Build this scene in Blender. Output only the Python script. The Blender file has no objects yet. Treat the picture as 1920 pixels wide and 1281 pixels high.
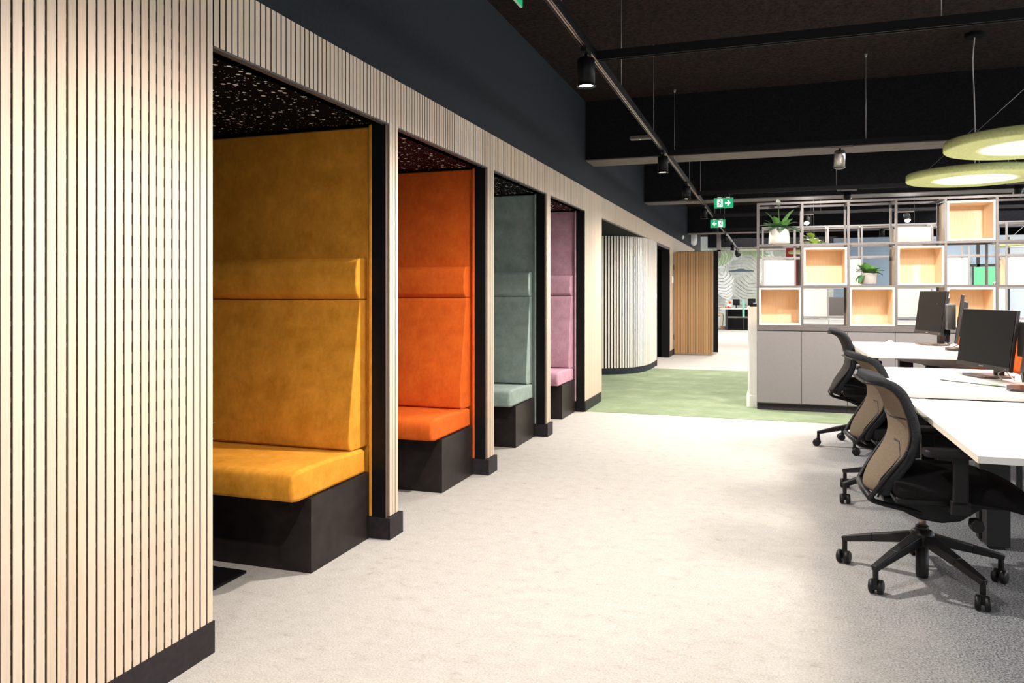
import bpy, bmesh, math, random
from mathutils import Vector, Matrix

random.seed(7)
R = math.radians
PI = math.pi
C = bpy.context.scene.collection

# ------------------------------------------------------------------ camera, world, exposure, window light, added fills
F_PX, XV, YH = 1440.0, 1443.0, 548.0
YAW = math.atan((XV - 960.0) / F_PX)
CAM_H = 1.25
CAM_X = 1.829
cam_d = bpy.data.cameras.new('camera')
cam = bpy.data.objects.new('camera', cam_d)
C.objects.link(cam)
cam.location = (CAM_X, 0.0, CAM_H)
cam.rotation_euler = (PI / 2, 0, YAW)
cam_d.sensor_width = 36.0
cam_d.lens = 36.0 * F_PX / 1920.0
cam_d.shift_y = -(640.5 - YH) / 1920.0
cam_d.clip_start = 0.05
cam_d.clip_end = 200
bpy.context.scene.camera = cam

sc = bpy.context.scene
sc.view_settings.view_transform = 'Standard'
sc.view_settings.look = 'None'
sc.view_settings.gamma = 1
sc.view_settings.use_curve_mapping = False
sc.view_settings.exposure = 0.55

world = bpy.data.worlds.new('world')
sc.world = world
world.use_nodes = True
bg = world.node_tree.nodes['Background']
bg.inputs[0].default_value = (0.86, 0.93, 1.0, 1)
bg.inputs[1].default_value = 1.6


def area(name, loc, rot, sx, sy, power, col):
    l = bpy.data.lights.new(name, 'AREA')
    l.shape = 'RECTANGLE'
    l.size, l.size_y = sx, sy
    l.energy = power
    l.color = col
    o = bpy.data.objects.new(name, l)
    o.location = loc
    o.rotation_euler = rot
    C.objects.link(o)
    return o


COOL = (0.90, 0.95, 1.0)
WARM = (1.0, 0.945, 0.89)
# daylight through the window wall on the right of the office; cool fill added behind the camera
area('window_light_right', (9.7, 9.0, 1.7), (0, R(90), 0), 1.9, 18.0, 400, COOL)
area('front_fill_light', (4.0, -2.8, 1.7), (R(90), 0, 0), 6.0, 1.9, 45, COOL)
# fill lights added to brighten the far office, no luminaires built
area('far_office_fill', (2.2, 24.5, 2.9), (0, 0, 0), 3.0, 5.0, 300, (1.0, 0.97, 0.92))
area('mid_office_fill', (4.4, 13.6, 2.55), (0, 0, 0), 4.0, 2.4, 110, (1.0, 0.95, 0.88))
area('back_office_fill', (7.2, 17.5, 2.95), (0, 0, 0), 4.0, 5.0, 260, (0.95, 0.98, 1.0))
SPOT_W = 228.0
RING_W = 38.0

# ------------------------------------------------------------------ materials
def new_mat(name):
    m = bpy.data.materials.new(name)
    m.use_nodes = True
    nt = m.node_tree
    b = nt.nodes['Principled BSDF']
    return m, nt, b


def setin(b, key, val):
    if key in b.inputs:
        b.inputs[key].default_value = val


def N(nt, t, **kw):
    n = nt.nodes.new(t)
    for k, v in kw.items():
        setattr(n, k, v)
    return n


def coords(nt, scale=(1, 1, 1), gen='Object'):
    tc = N(nt, 'ShaderNodeTexCoord')
    mp = N(nt, 'ShaderNodeMapping')
    mp.inputs['Scale'].default_value = scale
    nt.links.new(tc.outputs[gen], mp.inputs['Vector'])
    return mp.outputs['Vector']


def noise(nt, vec, scale, detail=3, rough=0.5):
    n = N(nt, 'ShaderNodeTexNoise')
    n.inputs['Scale'].default_value = scale
    n.inputs['Detail'].default_value = detail
    n.inputs['Roughness'].default_value = rough
    if vec is not None:
        nt.links.new(vec, n.inputs['Vector'])
    return n.outputs['Fac']


def ramp(nt, fac, stops):
    r = N(nt, 'ShaderNodeValToRGB')
    e = r.color_ramp.elements
    while len(e) < len(stops):
        e.new(0.5)
    for i, (p, c) in enumerate(stops):
        e[i].position = p
        e[i].color = (*c, 1)
    nt.links.new(fac, r.inputs['Fac'])
    return r.outputs['Color']


def mixc(nt, fac, a, b, mode='MIX'):
    m = N(nt, 'ShaderNodeMix', data_type='RGBA', blend_type=mode)
    for sock, v in ((m.inputs[0], fac), (m.inputs[6], a), (m.inputs[7], b)):
        if hasattr(v, 'node'):
            nt.links.new(v, sock)
        elif isinstance(v, (int, float)):
            sock.default_value = v
        else:
            sock.default_value = (*v, 1)
    return m.outputs[2]


def bump(nt, b, fac, strength=0.2, dist=0.01):
    n = N(nt, 'ShaderNodeBump')
    n.inputs['Strength'].default_value = strength
    n.inputs['Distance'].default_value = dist
    nt.links.new(fac, n.inputs['Height'])
    nt.links.new(n.outputs['Normal'], b.inputs['Normal'])


def plain(name, col, rough=0.5, metal=0.0, var=0.06, scale=30, bmp=0.0, spec=0.5):
    m, nt, b = new_mat(name)
    v = coords(nt)
    f = noise(nt, v, scale)
    c0 = tuple(max(0, x * (1 - var)) for x in col)
    c1 = tuple(min(1, x * (1 + var)) for x in col)
    nt.links.new(ramp(nt, f, [(0.3, c0), (0.7, c1)]), b.inputs['Base Color'])
    b.inputs['Roughness'].default_value = rough
    b.inputs['Metallic'].default_value = metal
    setin(b, 'Specular IOR Level', spec)
    if bmp:
        bump(nt, b, noise(nt, v, scale * 6), bmp, 0.003)
    return m


def emit(name, col, strength):
    m, nt, b = new_mat(name)
    b.inputs['Base Color'].default_value = (*[c * .15 for c in col], 1)
    b.inputs['Emission Color'].default_value = (*col, 1)
    b.inputs['Emission Strength'].default_value = strength
    b.inputs['Roughness'].default_value = 0.4
    return m


def wood(name, dark, light, grain=(60, 60, 2.0), rough=0.5, tint=0.12):
    """pale oak: stretched grain along z plus a tint of its own for each piece"""
    m, nt, b = new_mat(name)
    v = coords(nt, grain)
    f = noise(nt, v, 3.0, 5, 0.6)
    base = ramp(nt, f, [(0.25, dark), (0.75, light)])
    oi = N(nt, 'ShaderNodeObjectInfo')
    ge = N(nt, 'ShaderNodeNewGeometry')
    ad = N(nt, 'ShaderNodeMath', operation='ADD')
    nt.links.new(oi.outputs['Random'], ad.inputs[0])
    nt.links.new(ge.outputs['Random Per Island'], ad.inputs[1])
    fr = N(nt, 'ShaderNodeMath', operation='FRACT')
    nt.links.new(ad.outputs[0], fr.inputs[0])
    tn = ramp(nt, fr.outputs[0], [(0.0, (1 - tint, 1 - tint, 1 - tint * 1.3)), (0.5, (1, 1, 1)), (1.0, (1.0, 0.97 - tint * .3, 0.93 - tint * .4))])
    nt.links.new(mixc(nt, 1.0, base, tn, 'MULTIPLY'), b.inputs['Base Color'])
    b.inputs['Roughness'].default_value = rough
    setin(b, 'Specular IOR Level', 0.3)
    bump(nt, b, f, 0.08, 0.002)
    return m


def velvet(name, dark, light, deep):
    m, nt, b = new_mat(name)
    v = coords(nt)
    f1 = noise(nt, v, 7.5, 7, 0.7)
    f2 = noise(nt, coords(nt, (1, 1, 0.5)), 38.0, 4, 0.7)
    base = ramp(nt, f1, [(0.3, dark), (0.68, light)])
    fine = ramp(nt, f2, [(0.35, deep), (0.65, (1, 1, 1))])
    nt.links.new(mixc(nt, 0.45, base, fine, 'MULTIPLY'), b.inputs['Base Color'])
    b.inputs['Roughness'].default_value = 0.85
    setin(b, 'Specular IOR Level', 0.15)
    setin(b, 'Sheen Weight', 0.25)
    setin(b, 'Sheen Roughness', 0.4)
    setin(b, 'Sheen Tint', (*light, 1))
    bump(nt, b, f2, 0.12, 0.004)
    return m


M = {}
M['slat'] = wood('oak_slat', (0.58, 0.458, 0.342), (0.71, 0.583, 0.46))
M['slat_pale'] = wood('oak_slat_cool_lit', (0.62, 0.56, 0.50), (0.74, 0.69, 0.63))  # cool daylight on the rounded wall put into a paler, greyer wood
M['slat_far'] = wood('oak_door_slat', (0.36, 0.205, 0.09), (0.47, 0.285, 0.14))
M['oak_box'] = wood('oak_box', (0.74, 0.55, 0.355), (0.85, 0.67, 0.47), (40, 40, 2.0), tint=0.05)
M['oak_edge'] = wood('oak_box_edge', (0.80, 0.66, 0.48), (0.88, 0.76, 0.60), (40, 40, 2.0), tint=0.04)
M['pale_panel'] = wood('pale_panel', (0.74, 0.69, 0.62), (0.82, 0.77, 0.71), (30, 30, 2.0), tint=0.04)


def groove_mat(name, duty, col):
    m, nt, b = new_mat(name)
    tc = N(nt, 'ShaderNodeTexCoord')
    sp = N(nt, 'ShaderNodeSeparateXYZ')
    nt.links.new(tc.outputs['Object'], sp.inputs[0])
    # slotted perforation: dark slots 31 mm long every 63 mm, shifting by a step from groove to groove
    dv = N(nt, 'ShaderNodeMath', operation='DIVIDE')
    nt.links.new(sp.outputs['Y'], dv.inputs[0]); dv.inputs[1].default_value = 0.0325
    fl = N(nt, 'ShaderNodeMath', operation='FLOOR')
    nt.links.new(dv.outputs[0], fl.inputs[0])
    ml = N(nt, 'ShaderNodeMath', operation='MULTIPLY')
    nt.links.new(fl.outputs[0], ml.inputs[0]); ml.inputs[1].default_value = 0.0
    dz = N(nt, 'ShaderNodeMath', operation='DIVIDE')
    nt.links.new(sp.outputs['Z'], dz.inputs[0]); dz.inputs[1].default_value = 0.0646
    ad = N(nt, 'ShaderNodeMath', operation='ADD')
    nt.links.new(dz.outputs[0], ad.inputs[0]); nt.links.new(ml.outputs[0], ad.inputs[1])
    fr = N(nt, 'ShaderNodeMath', operation='FRACT')
    nt.links.new(ad.outputs[0], fr.inputs[0])
    gt = N(nt, 'ShaderNodeMath', operation='GREATER_THAN')
    nt.links.new(fr.outputs[0], gt.inputs[0]); gt.inputs[1].default_value = 1 - duty
    nt.links.new(mixc(nt, gt.outputs[0], col, (0.012, 0.007, 0.005)), b.inputs['Base Color'])
    b.inputs['Roughness'].default_value = 0.8
    return m


M['groove'] = groove_mat('groove_board', 0.46, (0.30, 0.225, 0.18))
M['groove_near'] = groove_mat('groove_board_wide_slots', 0.80, (0.16, 0.11, 0.085))
M['slat_core'] = plain('slat_core', (0.24, 0.165, 0.12), 0.8)
M['groove_brown'] = plain('groove_brown', (0.10, 0.062, 0.045), 0.8)
M['groove_black'] = plain('groove_black', (0.006, 0.005, 0.006), 0.9, spec=0.18)
M['black'] = plain('black_laminate', (0.006, 0.0055, 0.006), 0.42, scale=60, var=0.2, spec=0.18)
M['plinth'] = plain('black_plinth', (0.022, 0.018, 0.020), 0.5, scale=40, var=0.2, spec=0.18)
M['bench_base'] = plain('bench_base', (0.020, 0.015, 0.014), 0.38, scale=14, var=0.25, spec=0.18)
M['void'] = plain('black_recess', (0.004, 0.004, 0.005), 0.9, spec=0.18)
M['navy'] = plain('navy_paint', (0.0165, 0.0205, 0.026), 0.8, scale=60, var=0.12, bmp=0.15, spec=0.2)
M['ceiling'] = None


def ceiling_mat(name, a, bcol):
    m, nt, b = new_mat(name)
    v = coords(nt, (1, 1, 1))
    f = noise(nt, v, 42, 6, 0.75)
    nt.links.new(ramp(nt, f, [(0.32, a), (0.72, bcol)]), b.inputs['Base Color'])
    b.inputs['Roughness'].default_value = 0.95
    setin(b, 'Specular IOR Level', 0.1)
    bump(nt, b, f, 0.9, 0.03)
    return m


M['ceiling'] = ceiling_mat('sprayed_ceiling', (0.003, 0.0022, 0.0022), (0.050, 0.034, 0.030))
M['beam'] = ceiling_mat('sprayed_beam', (0.004, 0.004, 0.005), (0.014, 0.013, 0.015))
M['beam_under'] = plain('beam_soffit', (0.12, 0.10, 0.09), 0.7, scale=20, var=0.15)


def starry(name, basec, dotc):
    m, nt, b = new_mat(name)
    v = coords(nt)
    outs = []
    for s, th in ((26.0, 0.30), (52.0, 0.22)):
        vo = N(nt, 'ShaderNodeTexVoronoi')
        vo.inputs['Scale'].default_value = s
        nt.links.new(v, vo.inputs['Vector'])
        # only some of the cells carry a dot, of varying size
        sx = N(nt, 'ShaderNodeSeparateColor')
        nt.links.new(vo.outputs['Color'], sx.inputs[0])
        mu = N(nt, 'ShaderNodeMath', operation='MULTIPLY')
        nt.links.new(sx.outputs[0], mu.inputs[0]); mu.inputs[1].default_value = th
        lt = N(nt, 'ShaderNodeMath', operation='LESS_THAN')
        nt.links.new(vo.outputs['Distance'], lt.inputs[0]); nt.links.new(mu.outputs[0], lt.inputs[1])
        outs.append(lt.outputs[0])
    mx = N(nt, 'ShaderNodeMath', operation='MAXIMUM')
    nt.links.new(outs[0], mx.inputs[0]); nt.links.new(outs[1], mx.inputs[1])
    nt.links.new(mixc(nt, mx.outputs[0], basec, dotc), b.inputs['Base Color'])
    b.inputs['Roughness'].default_value = 0.9
    setin(b, 'Specular IOR Level', 0.05)
    return m


M['star_black'] = starry('speckled_black_felt', (0.004, 0.0025, 0.002), (0.95, 0.93, 0.88))
M['star_red'] = starry('speckled_maroon_felt', (0.022, 0.003, 0.003), (0.95, 0.85, 0.82))
M['star_green'] = starry('speckled_dark_felt', (0.004, 0.005, 0.005), (0.95, 0.95, 0.92))

VEL = {
    'mustard': velvet('mustard_velvet', (0.54, 0.208, 0.014), (0.78, 0.335, 0.038), (0.72, 0.66, 0.55)),
    'orange': velvet('orange_velvet', (0.62, 0.095, 0.010), (0.78, 0.145, 0.016), (0.72, 0.62, 0.6)),
    'sage': velvet('sage_velvet', (0.21, 0.27, 0.235), (0.32, 0.38, 0.345), (0.7, 0.72, 0.7)),
    'mauve': velvet('mauve_velvet', (0.37, 0.195, 0.24), (0.52, 0.30, 0.355), (0.72, 0.68, 0.7)),
}


def carpet_mat():
    m, nt, b = new_mat('floor_carpet')
    v = coords(nt)
    sp = N(nt, 'ShaderNodeSeparateXYZ')
    nt.links.new(v, sp.inputs[0])
    big = noise(nt, coords(nt, (1.0, 0.6, 1)), 2.6, 7, 0.72)
    spk = noise(nt, v, 130, 3, 0.7)
    streak = noise(nt, coords(nt, (1, 1.3, 1)), 11, 9, 0.85)
    light = ramp(nt, streak, [(0.34, (0.30, 0.255, 0.22)), (0.43, (0.40, 0.37, 0.335)), (0.62, (0.445, 0.415, 0.38))])
    grey = ramp(nt, spk, [(0.36, (0.06, 0.064, 0.07)), (0.62, (0.36, 0.37, 0.385))])
    # the colour turns from beige to speckled grey with growing x along a ragged line
    a = N(nt, 'ShaderNodeMath', operation='MULTIPLY_ADD')
    nt.links.new(big, a.inputs[0]); a.inputs[1].default_value = 0.9; nt.links.new(sp.outputs['X'], a.inputs[2])
    mr = N(nt, 'ShaderNodeMapRange', interpolation_type='SMOOTHSTEP')
    mr.inputs['From Min'].default_value = 2.25
    mr.inputs['From Max'].default_value = 3.25
    nt.links.new(a.outputs[0], mr.inputs['Value'])
    base = mixc(nt, mr.outputs[0], light, grey)
    speck = ramp(nt, spk, [(0.34, (0.80, 0.79, 0.78)), (0.58, (1, 1, 1))])
    nt.links.new(mixc(nt, 1.0, base, speck, 'MULTIPLY'), b.inputs['Base Color'])
    b.inputs['Roughness'].default_value = 0.95
    setin(b, 'Specular IOR Level', 0.1)
    bump(nt, b, spk, 0.5, 0.006)
    return m


M['carpet'] = carpet_mat()


def green_carpet_mat():
    m, nt, b = new_mat('green_carpet')
    v = coords(nt)
    big = noise(nt, coords(nt, (1, 1, 1)), 2.2, 8, 0.7)
    spk = noise(nt, v, 190, 2, 0.6)
    base = ramp(nt, big, [(0.3, (0.145, 0.185, 0.105)), (0.55, (0.205, 0.25, 0.155)), (0.75, (0.30, 0.335, 0.24))])
    speck = ramp(nt, spk, [(0.30, (0.80, 0.80, 0.78)), (0.62, (1, 1, 1))])
    nt.links.new(mixc(nt, 1.0, base, speck, 'MULTIPLY'), b.inputs['Base Color'])
    b.inputs['Roughness'].default_value = 0.95
    setin(b, 'Specular IOR Level', 0.1)
    bump(nt, b, spk, 0.5, 0.006)
    return m


M['green'] = green_carpet_mat()
M['white'] = plain('white_laminate', (0.68, 0.67, 0.645), 0.35, scale=20, var=0.02)
M['desk_edge'] = plain('desk_edge', (0.72, 0.66, 0.55), 0.5, scale=20, var=0.04)
M['white_wall'] = plain('white_wall', (0.78, 0.76, 0.72), 0.7, scale=20, var=0.02)
M['cab'] = plain('grey_laminate', (0.165, 0.148, 0.145), 0.45, scale=50, var=0.05)
M['steel'] = plain('taupe_steel', (0.125, 0.108, 0.102), 0.42, 0.35, scale=40, var=0.08)
M['steel_pale'] = plain('pale_steel', (0.34, 0.31, 0.30), 0.45, 0.1, scale=40, var=0.05)
M['chair_black'] = plain('chair_black_nylon', (0.0075, 0.007, 0.0072), 0.48, scale=80, var=0.15, spec=0.3)
M['seat'] = plain('black_seat_fabric', (0.0085, 0.008, 0.0085), 0.95, scale=180, var=0.3, bmp=0.4, spec=0.15)
M['back_front'] = plain('charcoal_back_fabric', (0.028, 0.029, 0.033), 0.95, scale=180, var=0.3, bmp=0.4, spec=0.15)
M['back_rear'] = plain('taupe_back_fabric', (0.155, 0.118, 0.082), 0.9, scale=120, var=0.12, bmp=0.35, spec=0.15)
M['back_rear_dark'] = plain('dark_back_fabric', (0.045, 0.040, 0.036), 0.9, scale=120, var=0.12, bmp=0.35, spec=0.15)
M['chrome'] = plain('column_steel', (0.30, 0.25, 0.22), 0.3, 0.9)
M['leg'] = plain('desk_leg_black', (0.016, 0.015, 0.017), 0.45, scale=40, var=0.15)
M['beam_metal'] = plain('desk_beam_grey', (0.19, 0.165, 0.15), 0.45, 0.2, scale=40)
M['track'] = plain('track_black', (0.004, 0.0035, 0.004), 0.5, spec=0.18)
M['copper'] = plain('track_conductor', (0.55, 0.47, 0.42), 0.35, 0.6)
M['spot'] = plain('spot_black', (0.003, 0.003, 0.004), 0.45, spec=0.18)
M['silver'] = plain('spot_silver', (0.45, 0.43, 0.42), 0.32, 0.9)
M['wire'] = plain('steel_wire', (0.42, 0.40, 0.39), 0.4, 0.5)
M['cord'] = plain('clear_grey_cord', (0.50, 0.47, 0.46), 0.5)
M['lens'] = emit('lamp_lens', (1.0, 0.88, 0.68), 22.0)
M['ring_lens'] = emit('ring_diffuser', (1.0, 0.98, 0.92), 3.5)
M['ring_lip'] = plain('ring_lip', (0.72, 0.80, 0.50), 0.5)
M['felt'] = plain('lime_felt', (0.56, 0.62, 0.29), 0.95, scale=60, var=0.12, bmp=0.3, spec=0.1)
M['felt_top'] = plain('pale_grey_plate', (0.55, 0.57, 0.56), 0.5)
M['sign_green'] = emit('exit_sign_green', (0.006, 0.30, 0.115), 0.9)
M['sign_white'] = emit('exit_sign_white', (0.85, 1.0, 0.90), 0.95)
M['sign_edge'] = plain('sign_edge', (0.45, 0.62, 0.52), 0.4)
M['screen'] = plain('monitor_screen', (0.006, 0.005, 0.005), 0.5, scale=200, var=0.1, spec=0.2)
M['bezel'] = plain('monitor_bezel', (0.032, 0.027, 0.026), 0.4, scale=60)
M['client'] = plain('client_grey', (0.15, 0.135, 0.13), 0.4, 0.3)
M['client_top'] = plain('client_silver', (0.42, 0.44, 0.46), 0.4, 0.3)
M['foot'] = plain('monitor_foot', (0.115, 0.085, 0.075), 0.3, 0.3)
M['cable'] = plain('black_cable', (0.010, 0.010, 0.010), 0.5)
M['white_cable'] = plain('white_cable', (0.55, 0.50, 0.45), 0.5)
M['divider'] = plain('orange_felt_screen', (0.80, 0.135, 0.022), 0.9, scale=90, var=0.1, spec=0.1)
M['card'] = plain('cardboard', (0.36, 0.29, 0.225), 0.8, scale=30, var=0.08)
M['pot_white'] = plain('pot_cream', (0.62, 0.58, 0.52), 0.8, scale=25, var=0.05, bmp=0.1)
M['pot_grey'] = plain('pot_stone', (0.33, 0.30, 0.27), 0.8, scale=25, var=0.06, bmp=0.1)
M['soil'] = plain('soil', (0.025, 0.016, 0.010), 1.0)
M['leaf'] = plain('leaf_green', (0.12, 0.29, 0.06), 0.4, scale=14, var=0.35)
M['leaf_dark'] = plain('leaf_dark_green', (0.08, 0.20, 0.085), 0.4, scale=14, var=0.35)
M['leaf_lime'] = plain('leaf_lime', (0.34, 0.48, 0.065), 0.4, scale=14, var=0.3)
M['leaf_grey'] = plain('leaf_silver', (0.42, 0.46, 0.38), 0.5, scale=14, var=0.2)
M['bloom'] = plain('bloom_white', (0.55, 0.62, 0.52), 0.5)
M['blue_wall'] = plain('blue_grey_paint', (0.27, 0.34, 0.41), 0.8, scale=10, var=0.03)
M['red_wall'] = plain('dark_red_paint', (0.33, 0.022, 0.025), 0.8, scale=10, var=0.05)
M['red_print'] = plain('red_print', (0.62, 0.03, 0.03), 0.7)
M['mural_base'] = None
M['far_white'] = plain('far_white', (0.74, 0.77, 0.79), 0.7, scale=10, var=0.02)
M['charcoal'] = plain('charcoal_panel', (0.055, 0.045, 0.042), 0.8)
M['screen_green'] = emit('lit_green_screen', (0.16, 0.66, 0.30), 0.75)
M['glass'] = None
M['mint'] = plain('mint_screen', (0.20, 0.50, 0.40), 0.8)
M['skin'] = plain('skin', (0.50, 0.30, 0.21), 0.6)
M['trousers'] = plain('beige_trousers', (0.52, 0.44, 0.34), 0.9)
M['shirt'] = plain('grey_shirt', (0.35, 0.36, 0.38), 0.9)
M['hair'] = plain('hair_brown', (0.05, 0.03, 0.02), 0.7)
M['shoe'] = plain('brown_shoe', (0.30, 0.11, 0.035), 0.5)
M['lamp_navy'] = plain('lamp_navy', (0.03, 0.05, 0.075), 0.6)
M['switch'] = plain('switch_white', (0.80, 0.79, 0.77), 0.4)
M['tan'] = plain('paper_tan', (0.62, 0.42, 0.26), 0.8)
M['leaflet'] = plain('leaflet_green', (0.30, 0.48, 0.24), 0.6)

g, nt, b = new_mat('window_glass')
b.inputs['Base Color'].default_value = (0.9, 0.95, 1, 1)
b.inputs['Roughness'].default_value = 0.05
setin(b, 'Transmission Weight', 1.0)
setin(b, 'IOR', 1.05)
M['glass'] = g


def mural_mat():
    m, nt, b = new_mat('mural_paper')
    v = coords(nt)
    f = noise(nt, v, 1.1, 6, 0.65)
    nt.links.new(ramp(nt, f, [(0.3, (0.36, 0.40, 0.29)), (0.5, (0.58, 0.60, 0.53)), (0.7, (0.72, 0.73, 0.70))]), b.inputs['Base Color'])
    b.inputs['Roughness'].default_value = 0.8
    return m


M['mural_base'] = mural_mat()
M['mural_a'] = plain('mural_leaf_white', (0.80, 0.80, 0.75), 0.8, scale=4, var=0.08)
M['mural_b'] = plain('mural_leaf_grey', (0.46, 0.47, 0.42), 0.8, scale=4, var=0.15)
M['mural_c'] = plain('mural_leaf_green', (0.36, 0.46, 0.24), 0.8, scale=4, var=0.2)


# ------------------------------------------------------------------ mesh builders
class MB:
    def __init__(self):
        self.v, self.f, self.mi, self.sm = [], [], [], []

    def add(self, vs, fs, mi=0, smooth=False):
        o = len(self.v)
        self.v += [tuple(p) for p in vs]
        for f in fs:
            self.f.append(tuple(i + o for i in f))
            self.mi.append(mi)
            self.sm.append(smooth)
        return self

    def box(self, x0, x1, y0, y1, z0, z1, mi=0, rot=0, pivot=None, faces=None):
        vs = [(x, y, z) for z in (z0, z1) for y in (y0, y1) for x in (x0, x1)]
        if rot:
            px, py = pivot if pivot else ((x0 + x1) / 2, (y0 + y1) / 2)
            c, s = math.cos(rot), math.sin(rot)
            vs = [(px + (x - px) * c - (y - py) * s, py + (x - px) * s + (y - py) * c, z) for x, y, z in vs]
        return self.add(vs, [(0, 2, 3, 1), (4, 5, 7, 6), (0, 1, 5, 4), (2, 6, 7, 3), (0, 4, 6, 2), (1, 3, 7, 5)], mi)

    def prism(self, pts, axis, a, b, mi=0, smooth=False):
        """polygon extruded along an axis; pts are the other two coords in xyz order"""
        n = len(pts)

        def mk(p, t):
            if axis == 'x':
                return (t, p[0], p[1])
            if axis == 'y':
                return (p[0], t, p[1])
            return (p[0], p[1], t)
        vs = [mk(p, a) for p in pts] + [mk(p, b) for p in pts]
        self.add(vs, [tuple(range(n))[::-1], tuple(range(n, 2 * n))], mi)
        o = len(self.v) - 2 * n
        for i in range(n):
            j = (i + 1) % n
            self.f.append((o + i, o + j, o + n + j, o + n + i)); self.mi.append(mi); self.sm.append(smooth)
        return self

    def lathe(self, prof, center=(0, 0, 0), n=24, mi=0, smooth=True, axis='z', cap=True):
        vs, fs = [], []
        for r, h in prof:
            for k in range(n):
                a = 2 * PI * k / n
                p = (r * math.cos(a), r * math.sin(a), h)
                if axis == 'y':
                    p = (p[0], h, p[1])
                elif axis == 'x':
                    p = (h, p[0], p[1])
                vs.append((p[0] + center[0], p[1] + center[1], p[2] + center[2]))
        for i in range(len(prof) - 1):
            for k in range(n):
                k2 = (k + 1) % n
                fs.append((i * n + k, i * n + k2, (i + 1) * n + k2, (i + 1) * n + k))
        self.add(vs, fs, mi, smooth)
        if cap:
            o = len(self.v) - len(vs)
            for base, flip in ((0, True), ((len(prof) - 1) * n, False)):
                ring = [o + base + k for k in range(n)]
                self.f.append(tuple(ring[::-1] if flip else ring)); self.mi.append(mi); self.sm.append(False)
        return self

    def tube(self, pts, r, n=8, mi=0, caps=True, smooth=True):
        pts = [Vector(p) for p in pts]
        rs = r if isinstance(r, (list, tuple)) else [r] * len(pts)
        vs, fs = [], []
        up = Vector((0, 0, 1))
        for i, p in enumerate(pts):
            d = (pts[min(i + 1, len(pts) - 1)] - pts[max(i - 1, 0)])
            d = d.normalized() if d.length > 1e-9 else Vector((0, 0, 1))
            ref = up if abs(d.dot(up)) < 0.95 else Vector((1, 0, 0))
            a = d.cross(ref).normalized()
            c = d.cross(a).normalized()
            for k in range(n):
                t = 2 * PI * k / n
                vs.append(p + (a * math.cos(t) + c * math.sin(t)) * rs[i])
        for i in range(len(pts) - 1):
            for k in range(n):
                k2 = (k + 1) % n
                fs.append((i * n + k, i * n + k2, (i + 1) * n + k2, (i + 1) * n + k))
        if caps:
            fs.append(tuple(range(n))[::-1])
            fs.append(tuple((len(pts) - 1) * n + k for k in range(n)))
        return self.add(vs, fs, mi, smooth)

    def grid(self, rows, mi=0, smooth=True, flip=False):
        nr, nc = len(rows), len(rows[0])
        fs = []
        for i in range(nr - 1):
            for j in range(nc - 1):
                q = (i * nc + j, i * nc + j + 1, (i + 1) * nc + j + 1, (i + 1) * nc + j)
                fs.append(q[::-1] if flip else q)
        return self.add([p for r in rows for p in r], fs, mi, smooth)

    def bar(self, a, b, w, h, mi=0, w2=None, h2=None):
        """rectangular bar between two points, w across (horizontal), h upright"""
        a, b = Vector(a), Vector(b)
        d = (b - a).normalized()
        ref = Vector((0, 0, 1)) if abs(d.z) < 0.98 else Vector((1, 0, 0))
        s = d.cross(ref).normalized()
        u = s.cross(d).normalized()
        vs = []
        for p, ww, hh in ((a, w, h), (b, w2 or w, h2 or h)):
            for su, ss in ((-1, -1), (-1, 1), (1, 1), (1, -1)):
                vs.append(p + s * (ss * ww / 2) + u * (su * hh / 2))
        return self.add(vs, [(0, 3, 2, 1), (4, 5, 6, 7), (0, 1, 5, 4), (1, 2, 6, 5), (2, 3, 7, 6), (3, 0, 4, 7)], mi)

    def mesh(self, name, mats):
        me = bpy.data.meshes.new(name)
        me.from_pydata(self.v, [], self.f)
        for m in (mats if isinstance(mats, (list, tuple)) else [mats]):
            me.materials.append(m)
        me.polygons.foreach_set('material_index', self.mi)
        me.polygons.foreach_set('use_smooth', self.sm)
        me.update()
        bm = bmesh.new(); bm.from_mesh(me)
        bmesh.ops.recalc_face_normals(bm, faces=bm.faces)
        bm.to_mesh(me); bm.free()
        return me


def link(name, me, parent=None, loc=None, rot=None):
    o = bpy.data.objects.new(name, me)
    C.objects.link(o)
    if parent:
        o.parent = parent
    if loc is not None:
        o.location = loc
    if rot is not None:
        o.rotation_euler = rot
    return o


def part(name, mb, mats, parent=None, loc=None, rot=None, bevel=0.0, seg=2, subsurf=0, label=None, kind=None):
    o = link(name, mb.mesh(name, mats), parent, loc, rot)
    if bevel:
        m = o.modifiers.new('bevel', 'BEVEL'); m.width = bevel; m.segments = seg; m.limit_method = 'ANGLE'
        m.harden_normals = False
        for p in o.data.polygons:
            p.use_smooth = True
        o.data.set_sharp_from_angle(angle=R(50))
        m.angle_limit = R(30)
    if subsurf:
        m = o.modifiers.new('subsurf', 'SUBSURF'); m.levels = subsurf; m.render_levels = subsurf
    if label:
        o['label'] = label
    if kind:
        o['kind'] = kind
    return o


def tag(o, label, cat, group=None):
    o['label'] = label
    o['category'] = cat
    if group:
        o['group'] = group
    return o


def thing(name, label, cat, loc=(0, 0, 0), rotz=0.0, group=None):
    o = bpy.data.objects.new(name, None)
    o.empty_display_size = 0.1
    C.objects.link(o)
    o.location = loc
    o.rotation_euler = (0, 0, rotz)
    return tag(o, label, cat, group)


def copy_tree(o, parent=None):
    c = o.copy()
    C.objects.link(c)
    if parent:
        c.parent = parent
    for ch in list(o.children):
        copy_tree(ch, c)
    return c


def struct(name, mb, mats, parent=None, **k):
    o = part(name, mb, mats, parent, **k)
    if not parent:
        o['kind'] = 'structure'
    return o


# ------------------------------------------------------------------ the shell
CEIL = 3.25
Z_OPEN = 2.106      # underside of the slatted fascia
Z_FAS = 2.346       # its top
Y_END = 28.5
X_R = 10.0
Y_F = -3.2

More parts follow.
